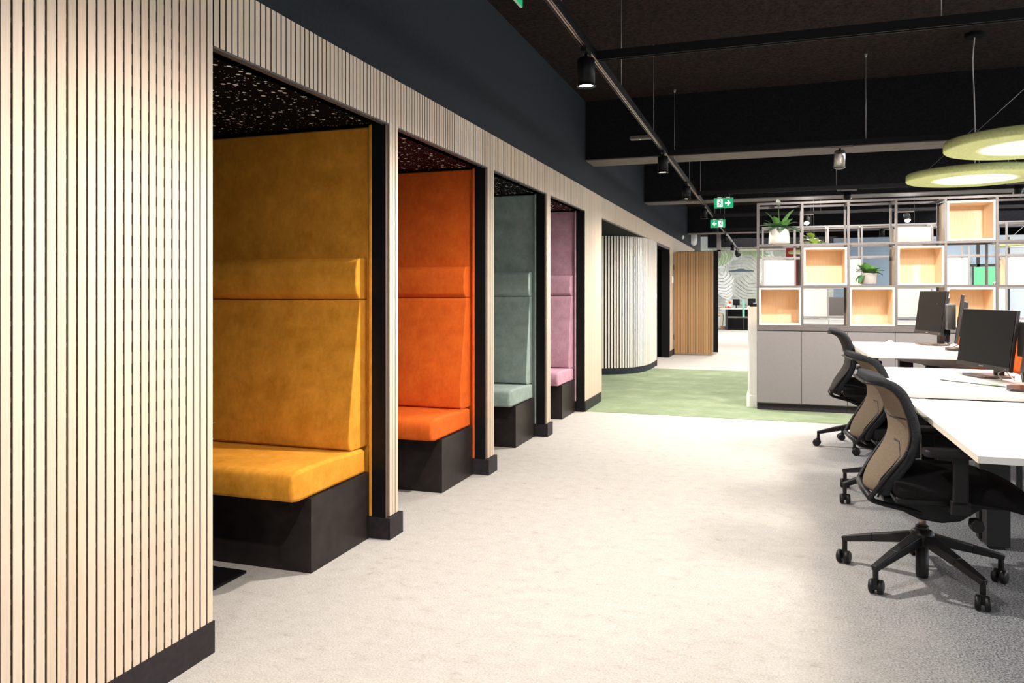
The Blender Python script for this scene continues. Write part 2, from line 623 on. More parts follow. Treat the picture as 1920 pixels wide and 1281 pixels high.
struct('floor', MB().box(-2.6, X_R + .2, Y_F - .2, Y_END + .2, -0.12, 0), M['carpet'])
struct('floor_green', MB().box(-2.5, X_R, 7.88, 12.65, 0.0, 0.004), M['green'])
struct('ceiling', MB().box(-2.6, X_R + .2, Y_F - .2, Y_END + .2, CEIL, CEIL + .12), M['ceiling'])

for i, (y0, y1, zb) in enumerate([(7.88, 8.27, 2.626), (11.85, 12.24, 2.626), (18.41, 18.8, 2.626), (24.6, 25.0, 2.62)]):
    bo = struct('beam', MB().box(0.0, X_R, y0, y1, zb + .012, CEIL), M['beam'])
    part('soffit', MB().box(0.0, X_R, y0, y1, zb, zb + .011), M['beam_under'], bo)

# right wall with its windows, plain front wall, far walls
wr = struct('wall_right', MB().box(X_R, X_R + .15, Y_F, Y_END, 0, .9).box(X_R, X_R + .15, Y_F, Y_END, 2.6, CEIL)
            .box(X_R, X_R + .15, Y_F, 0.5, .9, 2.6).box(X_R, X_R + .15, 18, Y_END, .9, 2.6), M['white_wall'])
wf = MB()
for k in range(8):
    y = 0.5 + k * 2.5
    if 0 < k < 7:
        wf.box(X_R + .03, X_R + .12, y - .05, y + .05, .9, 2.6)
wf.box(X_R + .03, X_R + .12, .5, 18, .9, .96).box(X_R + .03, X_R + .12, .5, 18, 2.54, 2.6)
w1 = struct('window_1', wf, M['steel'])
for k in range(7):
    part('pane', MB().box(X_R + .07, X_R + .075, .5 + k * 2.5 + .05, .5 + k * 2.5 + 2.45, .96, 2.54), M['glass'], w1)
struct('wall_front', MB().box(-2.6, X_R, Y_F - .15, Y_F, 0, CEIL), M['white_wall'])
struct('wall_back', MB().box(-2.6, X_R, Y_END, Y_END + .15, 0, CEIL), M['mural_base'])

# ------------------------------------------------------------------ left wall: slatted panels, booths, bulkhead
PITCH, SLAT_W = 0.0325, 0.0256
OPEN = [(2.196, 3.479), (3.614, 4.915), (5.076, 6.379), (6.533, 7.830)]
ALC2 = (8.717, 13.14)
DOORWAY = (13.14, 14.97)
Y_L0 = 0.80
Y_L1 = 22.1

wall = MB()
wall.box(-0.16, -0.004, Y_F, Y_L1, Z_FAS + .004, CEIL)
wall_left = struct('wall_left', wall, M['navy'])
bk = MB()
bk.box(-0.16, -0.0045, 1.795, 2.085, 0.0, Z_FAS)          # board behind the big slatted panel
part('groove_board', bk, M['groove'], wall_left)
part('groove_board', MB().box(-0.16, -0.0055, Y_F, 1.795, 0.0, Z_FAS), M['groove_near'], wall_left)
bk = MB()
bk.box(-0.10, -0.011, 2.085, 2.196, 0.0, Z_FAS)
for (a, b_), (c, d) in zip(OPEN, OPEN[1:]):
    bk.box(-0.10, -0.011, b_, c, 0.0, Z_OPEN)
part('groove_board', bk, M['groove_brown'], wall_left)
bk = MB()
bk.box(-0.10, -0.011, 2.196, 20.2, Z_OPEN + .004, Z_FAS)
bk.box(-0.10, -0.011, 7.83, 8.717, 0.0, Z_OPEN + .004)
bk.box(-0.10, -0.011, 14.97, 20.2, 0.0, Z_OPEN + .004)
part('fascia_board', bk, M['groove_black'], wall_left)
# black returns of the pillars
for (a, b_), (c, d) in zip(OPEN, OPEN[1:]):
    part('pillar_return', MB().box(-0.088, -0.012, b_ - .004, b_ + .012, 0.10, Z_OPEN), M['black'], wall_left)
    part('pillar_return', MB().box(-0.105, -0.012, c - .012, c + .002, 0.10, Z_OPEN), M['black'], wall_left)
part('pillar_return', MB().box(-0.088, -0.004, 7.826, 7.842, 0.0, Z_OPEN), M['black'], wall_left)
part('pillar_return', MB().box(-0.105, -0.012, 2.186, 2.198, 0.10, Z_OPEN), M['black'], wall_left)

# slats: one shared mesh per length, each slat its own object
def slat_box(mb, y, z0, z1):
    mb.box(-0.011, 0.0, y - SLAT_W / 2, y + SLAT_W / 2, z0, z1, 1)
    mb.mi[-1] = 0                     # oak veneer on the front, dark core on the other faces
    return mb


sl_full = slat_box(MB(), 0, 0.112, Z_FAS).mesh('slat', [M['slat'], M['slat_core']])
sl_fas = slat_box(MB(), 0, Z_OPEN, Z_FAS).mesh('slat', [M['slat'], M['groove_black']])
stuffm = MB()
n_ind = 0
y = Y_L0 + PITCH / 2
full_spans = [(Y_L0 - 1, 2.196)] + [(b_, c) for (a, b_), (c, d) in zip(OPEN, OPEN[1:])] + [(7.842, 8.717), (14.97, 20.2)]
# keep the pitch aligned so that a slat edge falls on the first opening
y0 = 2.196 - PITCH / 2 - PITCH * 43
k = 0
while True:
    y = y0 + k * PITCH
    k += 1
    if y > 20.2:
        break
    full = any(a - .002 < y - SLAT_W / 2 and y + SLAT_W / 2 < b_ + .004 for a, b_ in full_spans)
    if y < 9.2 and n_ind < 290:
        link('slat', sl_full if full else sl_fas, wall_left, (0, y, 0))
        n_ind += 1
    else:
        slat_box(stuffm, y, 0.112 if full else Z_OPEN, Z_FAS)
part('slat_run', stuffm, [M['slat'], M['groove_black']], wall_left, kind='stuff')

# plinths
pl = MB().box(-0.10, 0.004, Y_F, 2.199, 0.0, 0.111)
bb = struct('baseboard_left', pl, M['plinth'])
for (a, b_), (c, d) in zip(OPEN, OPEN[1:]):
    part('pillar_plinth', MB().box(-0.11, 0.016, b_ - .006, c + .004, 0.0, 0.108), M['plinth'], bb)
pts = [(-0.10, 7.842), (0.008, 7.842), (0.008, 8.60), (-0.004, 8.68), (-0.04, 8.722), (-0.10, 8.735)]
part('pier_plinth', MB().prism(pts, 'z', 0.0, 0.111), M['plinth'], bb)
part('pier_plinth', MB().box(-0.10, 0.008, 14.97, 20.2, 0.0, 0.111), M['plinth'], bb)

# metal bead under the fascia, shells of the booths
part('fascia_bead', MB().box(-0.03, -0.001, 2.2, 13.1, Z_OPEN - .008, Z_OPEN), M['steel'], wall_left)
struct('wall_booth_back', MB().box(-1.46, -1.40, Y_F, 8.6, 0, CEIL), M['void'])
for ya, yb in [(2.12, 2.18)] + [(b_ + .124, c - .001) for (a, b_), (c, d) in zip(OPEN, OPEN[1:])] + [(7.956, 8.60)]:
    struct('wall_booth', MB().box(-1.40, -0.10, ya, yb, 0, Z_FAS), M['void'])
for (a, b_), mm in zip(OPEN, ('star_black', 'star_red', 'star_green', 'star_red')):
    part('speckled_soffit', MB().box(-1.40, -0.02, a, b_, Z_OPEN + .004, Z_OPEN + .02), M[mm], wall_left)

# second recess: black back, soffit, rounded wall of slats, doorway
sh = MB()
sh.box(-2.5, -2.4, 8.6, 15.2, 0, CEIL).box(-2.4, -0.1, 8.60, 8.70, 0, Z_FAS)
sh.box(-2.4, -0.012, 8.717, 15.0, Z_OPEN, Z_OPEN + .03)
sh.box(-2.4, -0.012, 14.975, 15.05, 0, Z_OPEN)
struct('wall_recess', sh, M['void'])
struct('trim_1', MB().box(-0.14, 0.01, 13.14, 13.22, 0, Z_OPEN).box(-0.14, 0.01, 14.89, 14.985, 0, Z_OPEN).box(-0.14, 0.008, 13.14, 14.97, Z_OPEN - .05, Z_OPEN), M['black'])


def spline(pts, n=12):
    out = []
    P = [Vector(p) for p in pts]
    for i in range(len(P) - 1):
        p0, p1, p2, p3 = P[max(i - 1, 0)], P[i], P[i + 1], P[min(i + 2, len(P) - 1)]
        for k in range(n):
            t = k / n
            out.append(0.5 * ((2 * p1) + (-p0 + p2) * t + (2 * p0 - 5 * p1 + 4 * p2 - p3) * t * t + (-p0 + 3 * p1 - 3 * p2 + p3) * t ** 3))
    out.append(P[-1])
    return out


cpath = spline([(-1.3, 11.33), (-0.9, 11.34), (-0.57, 11.42), (-0.27, 11.61), (-0.09, 11.90), (-0.01, 12.30), (0.0, 12.75), (0.0, 13.13)], 14)


def walk(path, step):
    out, acc = [], 0.0
    for a, b_ in zip(path, path[1:]):
        d = b_ - a
        L = d.length
        t = (step - acc) if acc else 0.0
        while t <= L:
            out.append((a + d * (t / L), math.atan2(d.y, d.x)))
            t += step
        acc = (L - (t - step)) % step if L > 0 else acc
        if acc < 1e-6:
            acc = 1e-6
    return out


def offset_strip(path, d0, d1, z0, z1):
    mb = MB()
    rows = []
    for i, p in enumerate(path):
        a = path[max(i - 1, 0)]; c = path[min(i + 1, len(path) - 1)]
        t = (c - a).normalized()
        n = Vector((t.y, -t.x))
        q0, q1 = p + n * d0, p + n * d1
        rows.append([(q0.x, q0.y, z0), (q1.x, q1.y, z0), (q1.x, q1.y, z1), (q0.x, q0.y, z1), (q0.x, q0.y, z0)])
    mb.grid(rows, smooth=False)
    return mb


cw = struct('wall_rounded', offset_strip(cpath, -0.08, -0.012, 0.0, Z_OPEN - .004), M['groove_black'])
part('plinth', offset_strip(cpath, -0.012, 0.006, 0.0, 0.10), M['navy'], cw)
me = MB().box(-.0135, .0135, -0.013, 0.0, 0.10, Z_OPEN - .006).mesh('slat', M['slat_pale'])
for p, ang in walk(cpath, 0.047):
    link('slat', me, cw, (p.x, p.y, 0), (0, 0, ang))

# open slatted door standing out from the wall, black door behind it
d1 = struct('door_1', MB().box(0.02, 0.775, 15.62, 15.655, 0.02, 2.06), M['groove_black'])
sm = MB().box(-0.0125, 0.0125, -0.016, 0.0, 0.02, 2.06).mesh('slat', M['slat_far'])
nd = 24
for k in range(nd):
    link('slat', sm, d1, (0.035 + k * (0.728 / (nd - 1)), 15.62, 0))
part('hinge', MB().box(0.0, 0.02, 15.63, 15.65, 1.7, 1.8).box(0.0, 0.02, 15.63, 15.65, .3, .4), M['steel'], d1)
d2 = struct('door_2', MB().box(0.02, 0.83, 16.22, 16.27, 0.02, 2.10), M['black'])
part('hinge', MB().box(0.0, 0.02, 16.23, 16.25, 1.7, 1.8).box(0.0, 0.02, 16.23, 16.25, .3, .4), M['steel'], d2)
sw = thing('light_switch', 'small white switch plate on the oak pier beside the black doorway', 'switch', (0.0, 15.44, 1.50))
part('plate', MB().box(0, .012, -.09, .09, -.07, .07), M['switch'], sw, bevel=.004)
part('rocker', MB().box(.012, .02, -.04, .04, -.03, .03), M['switch'], sw)

# wall lamp on the bulkhead at the end of the wall
wl = thing('wall_beacon', 'small white capsule fitting high on the dark bulkhead', 'lamp', (0.0, 19.35, 2.55))
part('backplate', MB().box(0, .02, -.10, .10, -.12, .12), M['switch'], wl, bevel=.01)
part('dome', MB().lathe([(.02, -.15), (.07, -.12), (.085, 0), (.07, .12), (.02, .15)], (.06, 0, 0), 14), M['switch'], wl)
sn = thing('motion_sensor', 'tiny white sensor on the dark bulkhead above the oak wall', 'sensor', (0.0, 17.2, 2.46))
part('sensor_body', MB().lathe([(.05, 0), (.045, .03), (.02, .05)], (0, 0, 0), 12, axis='x'), M['switch'], sn)
part('sensor_eye', MB().lathe([(.018, .045), (.012, .06)], (0, 0, 0), 10, axis='x'), M['bezel'], sn)


# ------------------------------------------------------------------ booth benches
def rounded_box(x0, x1, y0, y1, z0, z1, r):
    return MB().box(x0, x1, y0, y1, z0, z1), r


def bench(a, b_, col, label):
    """bench against the far side of a booth; sitter faces the camera side (-Y)"""
    V = VEL[col]
    t = thing('booth_bench', label, 'bench', (-0.107, b_, 0), 0, 'velvet benches in the booths')
    L = 1.285
    part('base', MB().box(-L, -0.004, -0.53, 0.0, 0.0, 0.333), M['bench_base'], t)
    part('base_end_panel', MB().box(-0.004, 0.006, -0.53, -0.008, 0.0, 0.333), M['bench_base'], t)
    part('back_panel', MB().box(-L, 0.0, 0.03, 0.12, 0.11, 2.10), V, t, bevel=.008)
    part('edge_strip', MB().box(0.0005, 0.0175, -0.006, 0.118, 0.11, 2.10), V, t, bevel=.004)
    # seat cushion with a softly crowned top
    rows = []
    ys = [-0.655, -0.645, -0.60, -0.45, -0.25, -0.07, -0.02]
    prof = [(-0.655, 0.345), (-0.66, 0.40), (-0.655, 0.445), (-0.63, 0.468), (-0.55, 0.474), (-0.35, 0.472), (-0.12, 0.462), (-0.03, 0.456), (-0.02, 0.335), (-0.60, 0.335)]
    sb = MB().prism(prof, 'x', -L, -0.005, smooth=False)
    s = part('seat_cushion', sb, V, t, bevel=.016, seg=3)
    # wedge back cushion, bulging slightly
    prof = [(-0.155, 0.475), (-0.162, 0.52), (-0.150, 0.62), (-0.122, 0.80), (-0.085, 1.0), (-0.058, 1.15), (-0.05, 1.205), (-0.04, 1.212), (0.028, 1.212), (0.028, 0.462), (-0.13, 0.462)]
    part('back_cushion', MB().prism(prof, 'x', -L, -0.022), V, t, bevel=.010, seg=3)
    prof = [(-0.055, 1.218), (-0.078, 1.24), (-0.09, 1.29), (-0.088, 1.35), (-0.07, 1.405), (-0.045, 1.425), (0.028, 1.428), (0.028, 1.214), (-0.045, 1.214)]
    part('headrest', MB().prism(prof, 'x', -L, -0.024), V, t, bevel=.008, seg=3)
    return t


bench(*OPEN[0], 'mustard', 'mustard yellow velvet bench with high back on a black base in the first booth')
bench(*OPEN[1], 'orange', 'bright orange velvet bench with high back between the mustard and sage booths')
bench(*OPEN[2], 'sage', 'grey green velvet bench with high back on a black base')
bench(*OPEN[3], 'mauve', 'pink mauve velvet bench with high back in the last booth')

tb = thing('pedestal_table', 'black flat table foot on the carpet below the mustard bench', 'table', (-0.80, 2.45, 0))
part('foot_plate', MB().box(-0.43, 0.425, -0.09, 0.413, 0.0, 0.014), M['black'], tb, bevel=.004)
part('pedestal', MB().lathe([(.04, .014), (.04, .70)], (0, 0, 0), 18), M['black'], tb)
part('table_top', MB().box(-0.55, 0.42, -0.19, 0.17, 0.70, 0.73), M['black'], tb, bevel=.006)


# ------------------------------------------------------------------ leaves and plants
def leaf_mesh(name, L, W, curl, mat, fold=0.18, n=9, stalk=0.0, stalk_r=.003):
    """pointed leaf along +x from the origin, arching by curl, with a folded midrib and thickness"""
    mb = MB()
    cen, ang = [], 0.0
    p = Vector((0, 0, 0))
    steps = n
    for i in range(steps + 1):
        cen.append((p.copy(), ang))
        ang -= curl / steps
        p = p + Vector((math.cos(ang), 0, math.sin(ang))) * (L / steps)
    top, bot = [], []
    for i, (q, a) in enumerate(cen):
        t = i / steps
        w = W * (math.sin(PI * min(1, t ** 0.8)) ** 0.75) * 0.5 + 0.0012
        nrm = Vector((-math.sin(a), 0, math.cos(a)))
        ra, rb = [], []
        for s in (-1, -0.5, 0, 0.5, 1):
            z = fold * w * abs(s) * (1 + .25 * math.sin(t * 9 + s))
            pt = q + Vector((0, s * w, 0)) + nrm * z
            ra.append(tuple(pt + nrm * .0012)); rb.append(tuple(pt - nrm * .0012))
        top.append(ra); bot.append(rb)
    mb.grid(top); mb.grid(bot, flip=True)
    if stalk:
        mb.tube([(-stalk, 0, -stalk * .35), (-stalk * .4, 0, -stalk * .05), (0, 0, 0)], stalk_r, 6)
    return mb.mesh(name, mat)


def plant(name, label, loc, pot, pot_mat, leaves, group=None, flower=None, cat='plant'):
    t = thing(name, label, cat, loc, 0, group)
    prof_o = pot
    part('pot', MB().lathe([(pot[0][0] * .96, 0.0)] + pot + [(pot[-1][0] - .012, pot[-1][1]), (pot[-1][0] - .014, pot[-1][1] - .03)], (0, 0, 0), 28), pot_mat, t)
    part('soil', MB().lathe([(pot[-1][0] - .013, pot[-1][1] - .035), (pot[-1][0] - .015, pot[-1][1] - .02), (.01, pot[-1][1] - .012)], (0, 0, 0), 20), M['soil'], t)
    zt = pot[-1][1] - .02
    for (me, az, el, r0, dz, sc_) in leaves:
        o = link('leaf', me, t, (r0 * math.cos(az), r0 * math.sin(az), zt + dz), (0, -el, az))
        o.scale = (sc_, sc_, sc_)
    if flower:
        for (az, h, lean) in flower:
            x, yv = math.cos(az) * lean, math.sin(az) * lean
            fb = MB().tube([(0, 0, zt), (x * .4, yv * .4, zt + h * .5), (x, yv, zt + h)], .0035, 6)
            o = part('flower_stem', fb, M['leaf'], t)
            o2 = link('flower', leaf_mesh('flower', .10, .05, .4, M['bloom'], .5), o, (x, yv, zt + h - .03), (0, -R(75), az))
    return t


LS = {
    'lily': leaf_mesh('leaf', .24, .095, .7, M['leaf'], stalk=.05),
    'lily_dark': leaf_mesh('leaf', .20, .09, 1.0, M['leaf_dark'], stalk=.05),
    'lime': leaf_mesh('leaf', .15, .085, 1.0, M['leaf_lime'], stalk=.03),
    'lime_white': leaf_mesh('leaf', .15, .08, .9, M['leaf_grey'], stalk=.03),
    'round': leaf_mesh('leaf', .105, .066, .8, M['leaf'], stalk=.03),
    'round_dark': leaf_mesh('leaf', .10, .062, 1.1, M['leaf_dark'], stalk=.03),
    'agave': leaf_mesh('leaf', .15, .026, .35, M['leaf_grey'], .3),
}
rl = random.Random(3)

SHY = 8.53                      # front face of the near shelving
LV = [0.885, 1.32, 1.755, 2.192]
BAY = 0.441
SHX = 1.711


# peace lily, top shelf first bay
lv = []
for az, el, L_, s in [(-.4, 70, 'lily', 1.2), (2.9, 72, 'lily', 1.15), (.3, 48, 'lily_dark', 1.1), (3.3, 35, 'lily_dark', 1.15), (-2.4, 38, 'lily_dark', 1.1), (-1.2, 30, 'lily_dark', 1.1),
                      (-.4, 8, 'lily_dark', 1.35), (1.4, 45, 'lily', 1.0), (-1.9, 55, 'lily', .95), (2.7, 50, 'lily_dark', 1.05), (-.1, 18, 'lily_dark', 1.2), (-2.9, 18, 'lily_dark', 1.05), (.9, 30, 'lily_dark', 1.1), (-1.4, 14, 'lily_dark', .95),
                      (-1.7, 40, 'lily_dark', 1.0), (-.8, 45, 'lily', .95), (-2.2, 15, 'lily_dark', .95), (-.7, 20, 'lily_dark', 1.05), (3.0, 55, 'lily', .8)]:
    lv.append((LS[L_], az, R(min(86, el + 10)), .03, .0, s * .86))
plant('potted_peace_lily', 'peace lily with broad dark leaves in a cream tapered pot on the top shelf', (SHX + .215, SHY + .12, LV[2] + .012),
      [(.108, .004), (.105, .07), (.092, .165)], M['pot_white'], lv, flower=[(1.8, .28, .03)])
# small round-leaved plant, middle shelf third bay
lv = []
for k in range(15):
    lv.append((LS['round' if k % 3 else 'round_dark'], k * 2.399, R(24 + (k * 37) % 52), .025, .015, rl.uniform(1.05, 1.4)))
for k, az in enumerate((3.3, -2.5, 2.9)):
    lv.append((LS['round_dark'], az, R(-15 - 12 * k), .06, .0, 1.1))
plant('potted_rubber_plant', 'small plant with rounded leaves in a straight grey stone pot on the middle shelf', (SHX + 2 * BAY + .205, SHY + .13, LV[1] + .012),
      [(.072, .004), (.078, .10), (.08, .115)], M['pot_grey'], lv)

# agave on the mustard bench
lv = []
for k in range(12):
    lv.append((LS['agave'], k * 2.399 + .2, R(12 + (k * 29) % 60), .012, .0, rl.uniform(.85, 1.1)))
plant('potted_succulent', 'small pale spiky succulent standing on the mustard velvet seat', (-0.965, 3.17, .474),
      [(.042, .002), (.05, .05)], M['black'], lv)


# ------------------------------------------------------------------ shelving walls
def shelving(name, label, x0, y0, nb, bay, steel, depth=0.40):
    t = thing(name, label, 'shelf', (x0, y0, 0))
    w = .022
    post = MB().box(-w / 2, w / 2, 0, w, LV[0], LV[3]).mesh('post', steel)
    for i in range(nb + 1):
        for yy in (0, depth - w):
            link('post', post, t, (i * bay, yy, 0))
    railx = MB().box(w / 2, bay - w / 2, 0, w, -w, 0).mesh('rail', steel)
    raily = MB().box(-w / 2, w / 2, w, depth - w, -w, 0).mesh('rail', steel)
    for li, z in enumerate(LV):
        zz = z + (w if li == 0 else 0)
        for i in range(nb):
            for yy in (0, depth - w):
                link('rail', railx, t, (i * bay, yy, zz))
        for i in range(nb + 1):
            link('rail', raily, t, (i * bay, 0, zz))
    return t


NB = 8
shelving('shelving_frame', 'taupe steel cube shelving frame standing on the grey cabinets', SHX, SHY, NB, BAY, M['steel'])
S2X, S2Y, BAY2 = 1.735, 11.7, 0.438
shelving('shelving_frame', 'second steel shelving frame seen through the one on the grey cabinets', S2X, S2Y, 9, BAY2, M['steel_pale'])


def open_box(label, x, y0, z, bay, depth=0.38, h=None):
    """open oak cube: floor, top, two sides, back, pale front edges"""
    h = h or (LV[1] - LV[0] - .047)
    w = bay - .027
    t = thing('shelf_box', label, 'shelf box', (x + bay / 2, y0 + .004, z), 0, 'oak boxes in the shelving')
    th = .018
    part('side', MB().box(-w / 2, -w / 2 + th, .003, depth, 0, h), M['oak_box'], t)
    part('side', MB().box(w / 2 - th, w / 2, .003, depth, 0, h), M['oak_box'], t)
    part('bottom', MB().box(-w / 2 + th, w / 2 - th, .003, depth, 0, th), M['oak_box'], t)
    part('top', MB().box(-w / 2 + th, w / 2 - th, .003, depth, h - th, h), M['oak_box'], t)
    part('back', MB().box(-w / 2 + th, w / 2 - th, depth - .012, depth, th, h - th), M['oak_box'], t)
    e = MB().box(-w / 2, -w / 2 + th, 0, .003, 0, h).box(w / 2 - th, w / 2, 0, .003, 0, h)
    e.box(-w / 2 + th, w / 2 - th, 0, .003, 0, th).box(-w / 2 + th, w / 2 - th, 0, .003, h - th, h)
    part('edge_band', e, M['oak_edge'], t)
    return t


def closed_box(label, x, y0, z, bay, depth=0.38):
    """a box that opens to the other side: its pale back panel faces the camera"""
    h = LV[1] - LV[0] - .047
    w = bay - .027
    t = thing('shelf_box', label, 'shelf box', (x + bay / 2, y0 + .006, z), 0, 'pale boxes in the second shelving')
    th = .018
    part('back', MB().box(-w / 2, w / 2, 0, .012, 0, h), M['pale_panel'], t)
    part('side', MB().box(-w / 2, -w / 2 + th, .012, depth, 0, h), M['oak_box'], t)
    part('side', MB().box(w / 2 - th, w / 2, .012, depth, 0, h), M['oak_box'], t)
    part('top', MB().box(-w / 2 + th, w / 2 - th, .012, depth, h - th, h), M['oak_box'], t)
    part('bottom', MB().box(-w / 2 + th, w / 2 - th, .012, depth, 0, th), M['oak_box'], t)
    return t


zb = lambda r: LV[r] + (.023 if r == 0 else .002)
for (bay_i, row, lab) in [
    (0, 0, 'open oak box in the lowest shelf row beside the white half wall'),
    (2, 0, 'open oak box in the lowest shelf row below the small grey potted plant'),
    (4, 0, 'open oak box in the lowest shelf row behind the near dark monitor'),
    (1, 1, 'open oak box in the middle shelf row between peace lily and small plant'),
    (3, 1, 'open oak box in the middle shelf row next past the small potted plant'),
    (4, 2, 'open oak box at the top of the shelving below the green ring lamp'),
    (6, 0, 'open oak box in the lowest shelf row beyond the desk cartons'),
    (7, 1, 'open oak box in the middle shelf row at the end of the shelving'),
]:
    open_box(lab, SHX + bay_i * BAY, SHY, zb(row), BAY)
for (bay_i, row, lab) in [
    (0, 1, 'pale closed box of the second shelving seen below the peace lily'),
    (2, 1, 'pale closed box of the second shelving seen beside the small grey pot'),
    (5, 1, 'pale closed box of the second shelving seen under the topmost oak box'),
    (7, 1, 'pale closed box in the middle row of the second shelving beside the windows'),
    (4, 2, 'pale closed box in the top row of the second shelving'),
    (1, 0, 'pale closed box in the lowest row of the second shelving under an oak box'),
    (4, 0, 'pale closed box in the lowest row of the second shelving behind the far monitor'),
    (6, 0, 'pale closed box in the lowest row of the second shelving behind cartons'),
]:
    closed_box(lab, S2X + bay_i * BAY2, S2Y, zb(row), BAY2)
# trailing lime plant on the second shelving
lv = []
for k in range(22):
    lv.append((LS['lime' if k % 4 else 'lime_white'], k * 2.399, R(-5 + (k * 41) % 75), .03, .03 + .20 * ((k * 7) % 5) / 5, rl.uniform(1.05, 1.4)))
plant('potted_pothos', 'lime green leafy plant on the second shelving behind an oak box', (S2X + 1 * BAY2 + .25, S2Y + .16, LV[2] + .002),
      [(.06, .002), (.075, .09)], M['pot_white'], lv)

# cabinets below: one unit per two doors, worktop over them
for i in range(4):
    x0 = SHX - .008 + i * 2 * BAY
    t = thing('cabinet', ['grey laminate cabinet at the walkway end of the row under the shelving',
                          'grey laminate cabinet behind the office chairs under the shelving',
                          'grey laminate cabinet behind the far white desk under the shelving',
                          'grey laminate cabinet at the far end of the row past the desks'][i], 'cabinet', (x0, SHY + .01, 0), 0, 'grey cabinets under the shelving')
    W = 2 * BAY - .002
    part('carcass', MB().box(0, W, .02, .42, .075, .845), M['cab'], t)
    part('plinth', MB().box(.0, W, .035, .40, 0.004, .075), M['plinth'], t)
    for k in range(2):
        part('door', MB().box(k * BAY + .002, (k + 1) * BAY - .003, 0.0, .0195, .085, .842), M['cab'], t, bevel=.0015, seg=1)
wt = tag(part('worktop', MB().box(SHX - .01, SHX + 8 * BAY + .01, SHY, SHY + .435, .848, .884), M['steel'], bevel=.002), 'long grey worktop slab lying on the row of grey cabinets', 'worktop')
# white units below the second shelving
for i in range(4):
    x0 = S2X + i * 2 * BAY2 + .01
    t = thing('white_cabinet', ['white low cabinet under the second shelving behind the first bay',
                                'white low cabinet under the second shelving beside the first white one',
                                'white low cabinet under the second shelving behind the desks',
                                'white low cabinet at the far end under the second shelving'][i], 'cabinet', (x0, S2Y, 0), 0, 'white cabinets under the second shelving')
    W = 2 * BAY2 - .004
    part('carcass', MB().box(0, W, .02, .42, .08, .865), M['white'], t)
    part('plinth', MB().box(0, W, .04, .40, .004, .08), M['plinth'], t)
    for k in range(2):
        part('door', MB().box(k * W / 2 + .002, (k + 1) * W / 2 - .002, 0, .0195, .09, .80), M['white'], t)

hw = struct('wall_half', MB().box(1.605, 1.70, 8.72, 11.9, 0.004, 1.075), M['white_wall'])
part('skirting', MB().box(1.592, 1.702, 8.708, 11.9, .004, .13), M['white_wall'], hw, bevel=.004)
part('capping', MB().box(1.60, 1.702, 8.715, 11.9, 1.075, 1.09), M['white_wall'], hw)
dt = thing('desk_tidy', 'small black tray on top of the white half wall', 'tray', (1.655, 8.90, 1.09))
part('tray_body', MB().box(-.035, .04, -.12, .12, 0, .03), M['black'], dt, bevel=.004)
part('tray_lip', MB().box(-.038, .043, -.124, -.118, .02, .036).box(-.038, .043, .118, .124, .02, .036), M['black'], dt)

# ------------------------------------------------------------------ desks
DX0, DX1 = 2.457, 3.255
DESKS = [(2.784, 4.180, .730), (4.218, 5.625, .754), (5.690, 7.090, .830)]
dl = ['white sit-stand desk closest to the walkway camera with a dark pen on it',
      'white desk between two others carrying the large dark monitor',
      'raised white desk standing in front of the grey cabinets']
for i, (y0, y1, z) in enumerate(DESKS):
    t = thing('desk', dl[i], 'desk', (DX0, y0, 0), 0, 'white desks of the near bench')
    W, Lg = DX1 - DX0, y1 - y0
    th = .024
    part('tabletop', MB().box(0.0015, W, 0, Lg, z - th, z), M['white'], t, bevel=.0015, seg=1)
    part('edge_band', MB().box(0, .0015, 0, Lg, z - th, z), M['desk_edge'], t)
    part('crossbeam', MB().box(.38, .46, .12, Lg - .1, z - th - .06, z - th), M['leg'], t)
    for k, yy in enumerate((.06, Lg - .16)):
        lx = .425
        if i == 1 and k == 0:
            part('leg', MB().box(lx - .06, lx + .02, .17, .23, 0.012, z - th - .06), M['leg'], t, bevel=.003)
        if i == 0 and k == 1:
            continue
        part('leg', MB().box(lx - .05, lx + .05, yy, yy + .10, 0.012, z - th - .06), M['leg'], t, bevel=.003)
        part('foot', MB().box(lx - .03, lx + .03, yy + .01, yy + .09, 0, .014), M['leg'], t)
        part('bracket', MB().prism([(.16, z - th), (W - .05, z - th), (W - .12, z - th - .055), (.62, z - th - .06), (.60, z - th - .10), (.5, z - th - .10), (.48, z - th - .06), (.20, z - th - .02)], 'y', yy + .02, yy + .08), M['beam_metal' if i == 2 else 'leg'], t)
    part('control_switch', MB().box(.006, .07, .012, .07, z - th - .022, z - th), M['chair_black'], t, bevel=.004)
# desks of the other side of the bench
for i, (y0, y1, z) in enumerate(DESKS[1:]):
    t = thing('desk', ['white desk on the far side of the orange screen opposite the large monitor', 'white desk beyond the orange screen in front of the cabinets'][i], 'desk', (3.325, y0, 0), 0, 'white desks behind the orange screens')
    W, Lg = .8, y1 - y0
    z = .74
    part('tabletop', MB().box(0, W, 0, Lg, z - .024, z), M['white'], t, bevel=.0015, seg=1)
    for yy in (.06, Lg - .16):
        part('leg', MB().box(.35, .45, yy, yy + .10, 0.0, z - .084), M['leg'], t, bevel=.003)
    part('crossbeam', MB().box(.36, .44, .12, Lg - .1, z - .084, z - .024), M['leg'], t)
# orange screens
for i, (y0, y1, z) in enumerate(DESKS):
    t = thing('desk_screen', ['orange felt desk screen standing behind the closest desk', 'orange felt desk screen standing behind the large monitor', 'orange felt desk screen standing behind the far monitors'][i], 'screen', (3.29, y0 + .01, 0), 0, 'orange desk screens')
    part('felt_panel', MB().box(-.014, .014, 0, y1 - y0 - .02, .46, 1.05), M['divider'], t, bevel=.004)
    for yy in (.12, y1 - y0 - .16):
        part('clamp', MB().box(-.03, .03, yy, yy + .04, .40, .47), M['leg'], t)
        part('stanchion', MB().box(-.015, .015, yy + .005, yy + .035, 0.0, .40), M['leg'], t)


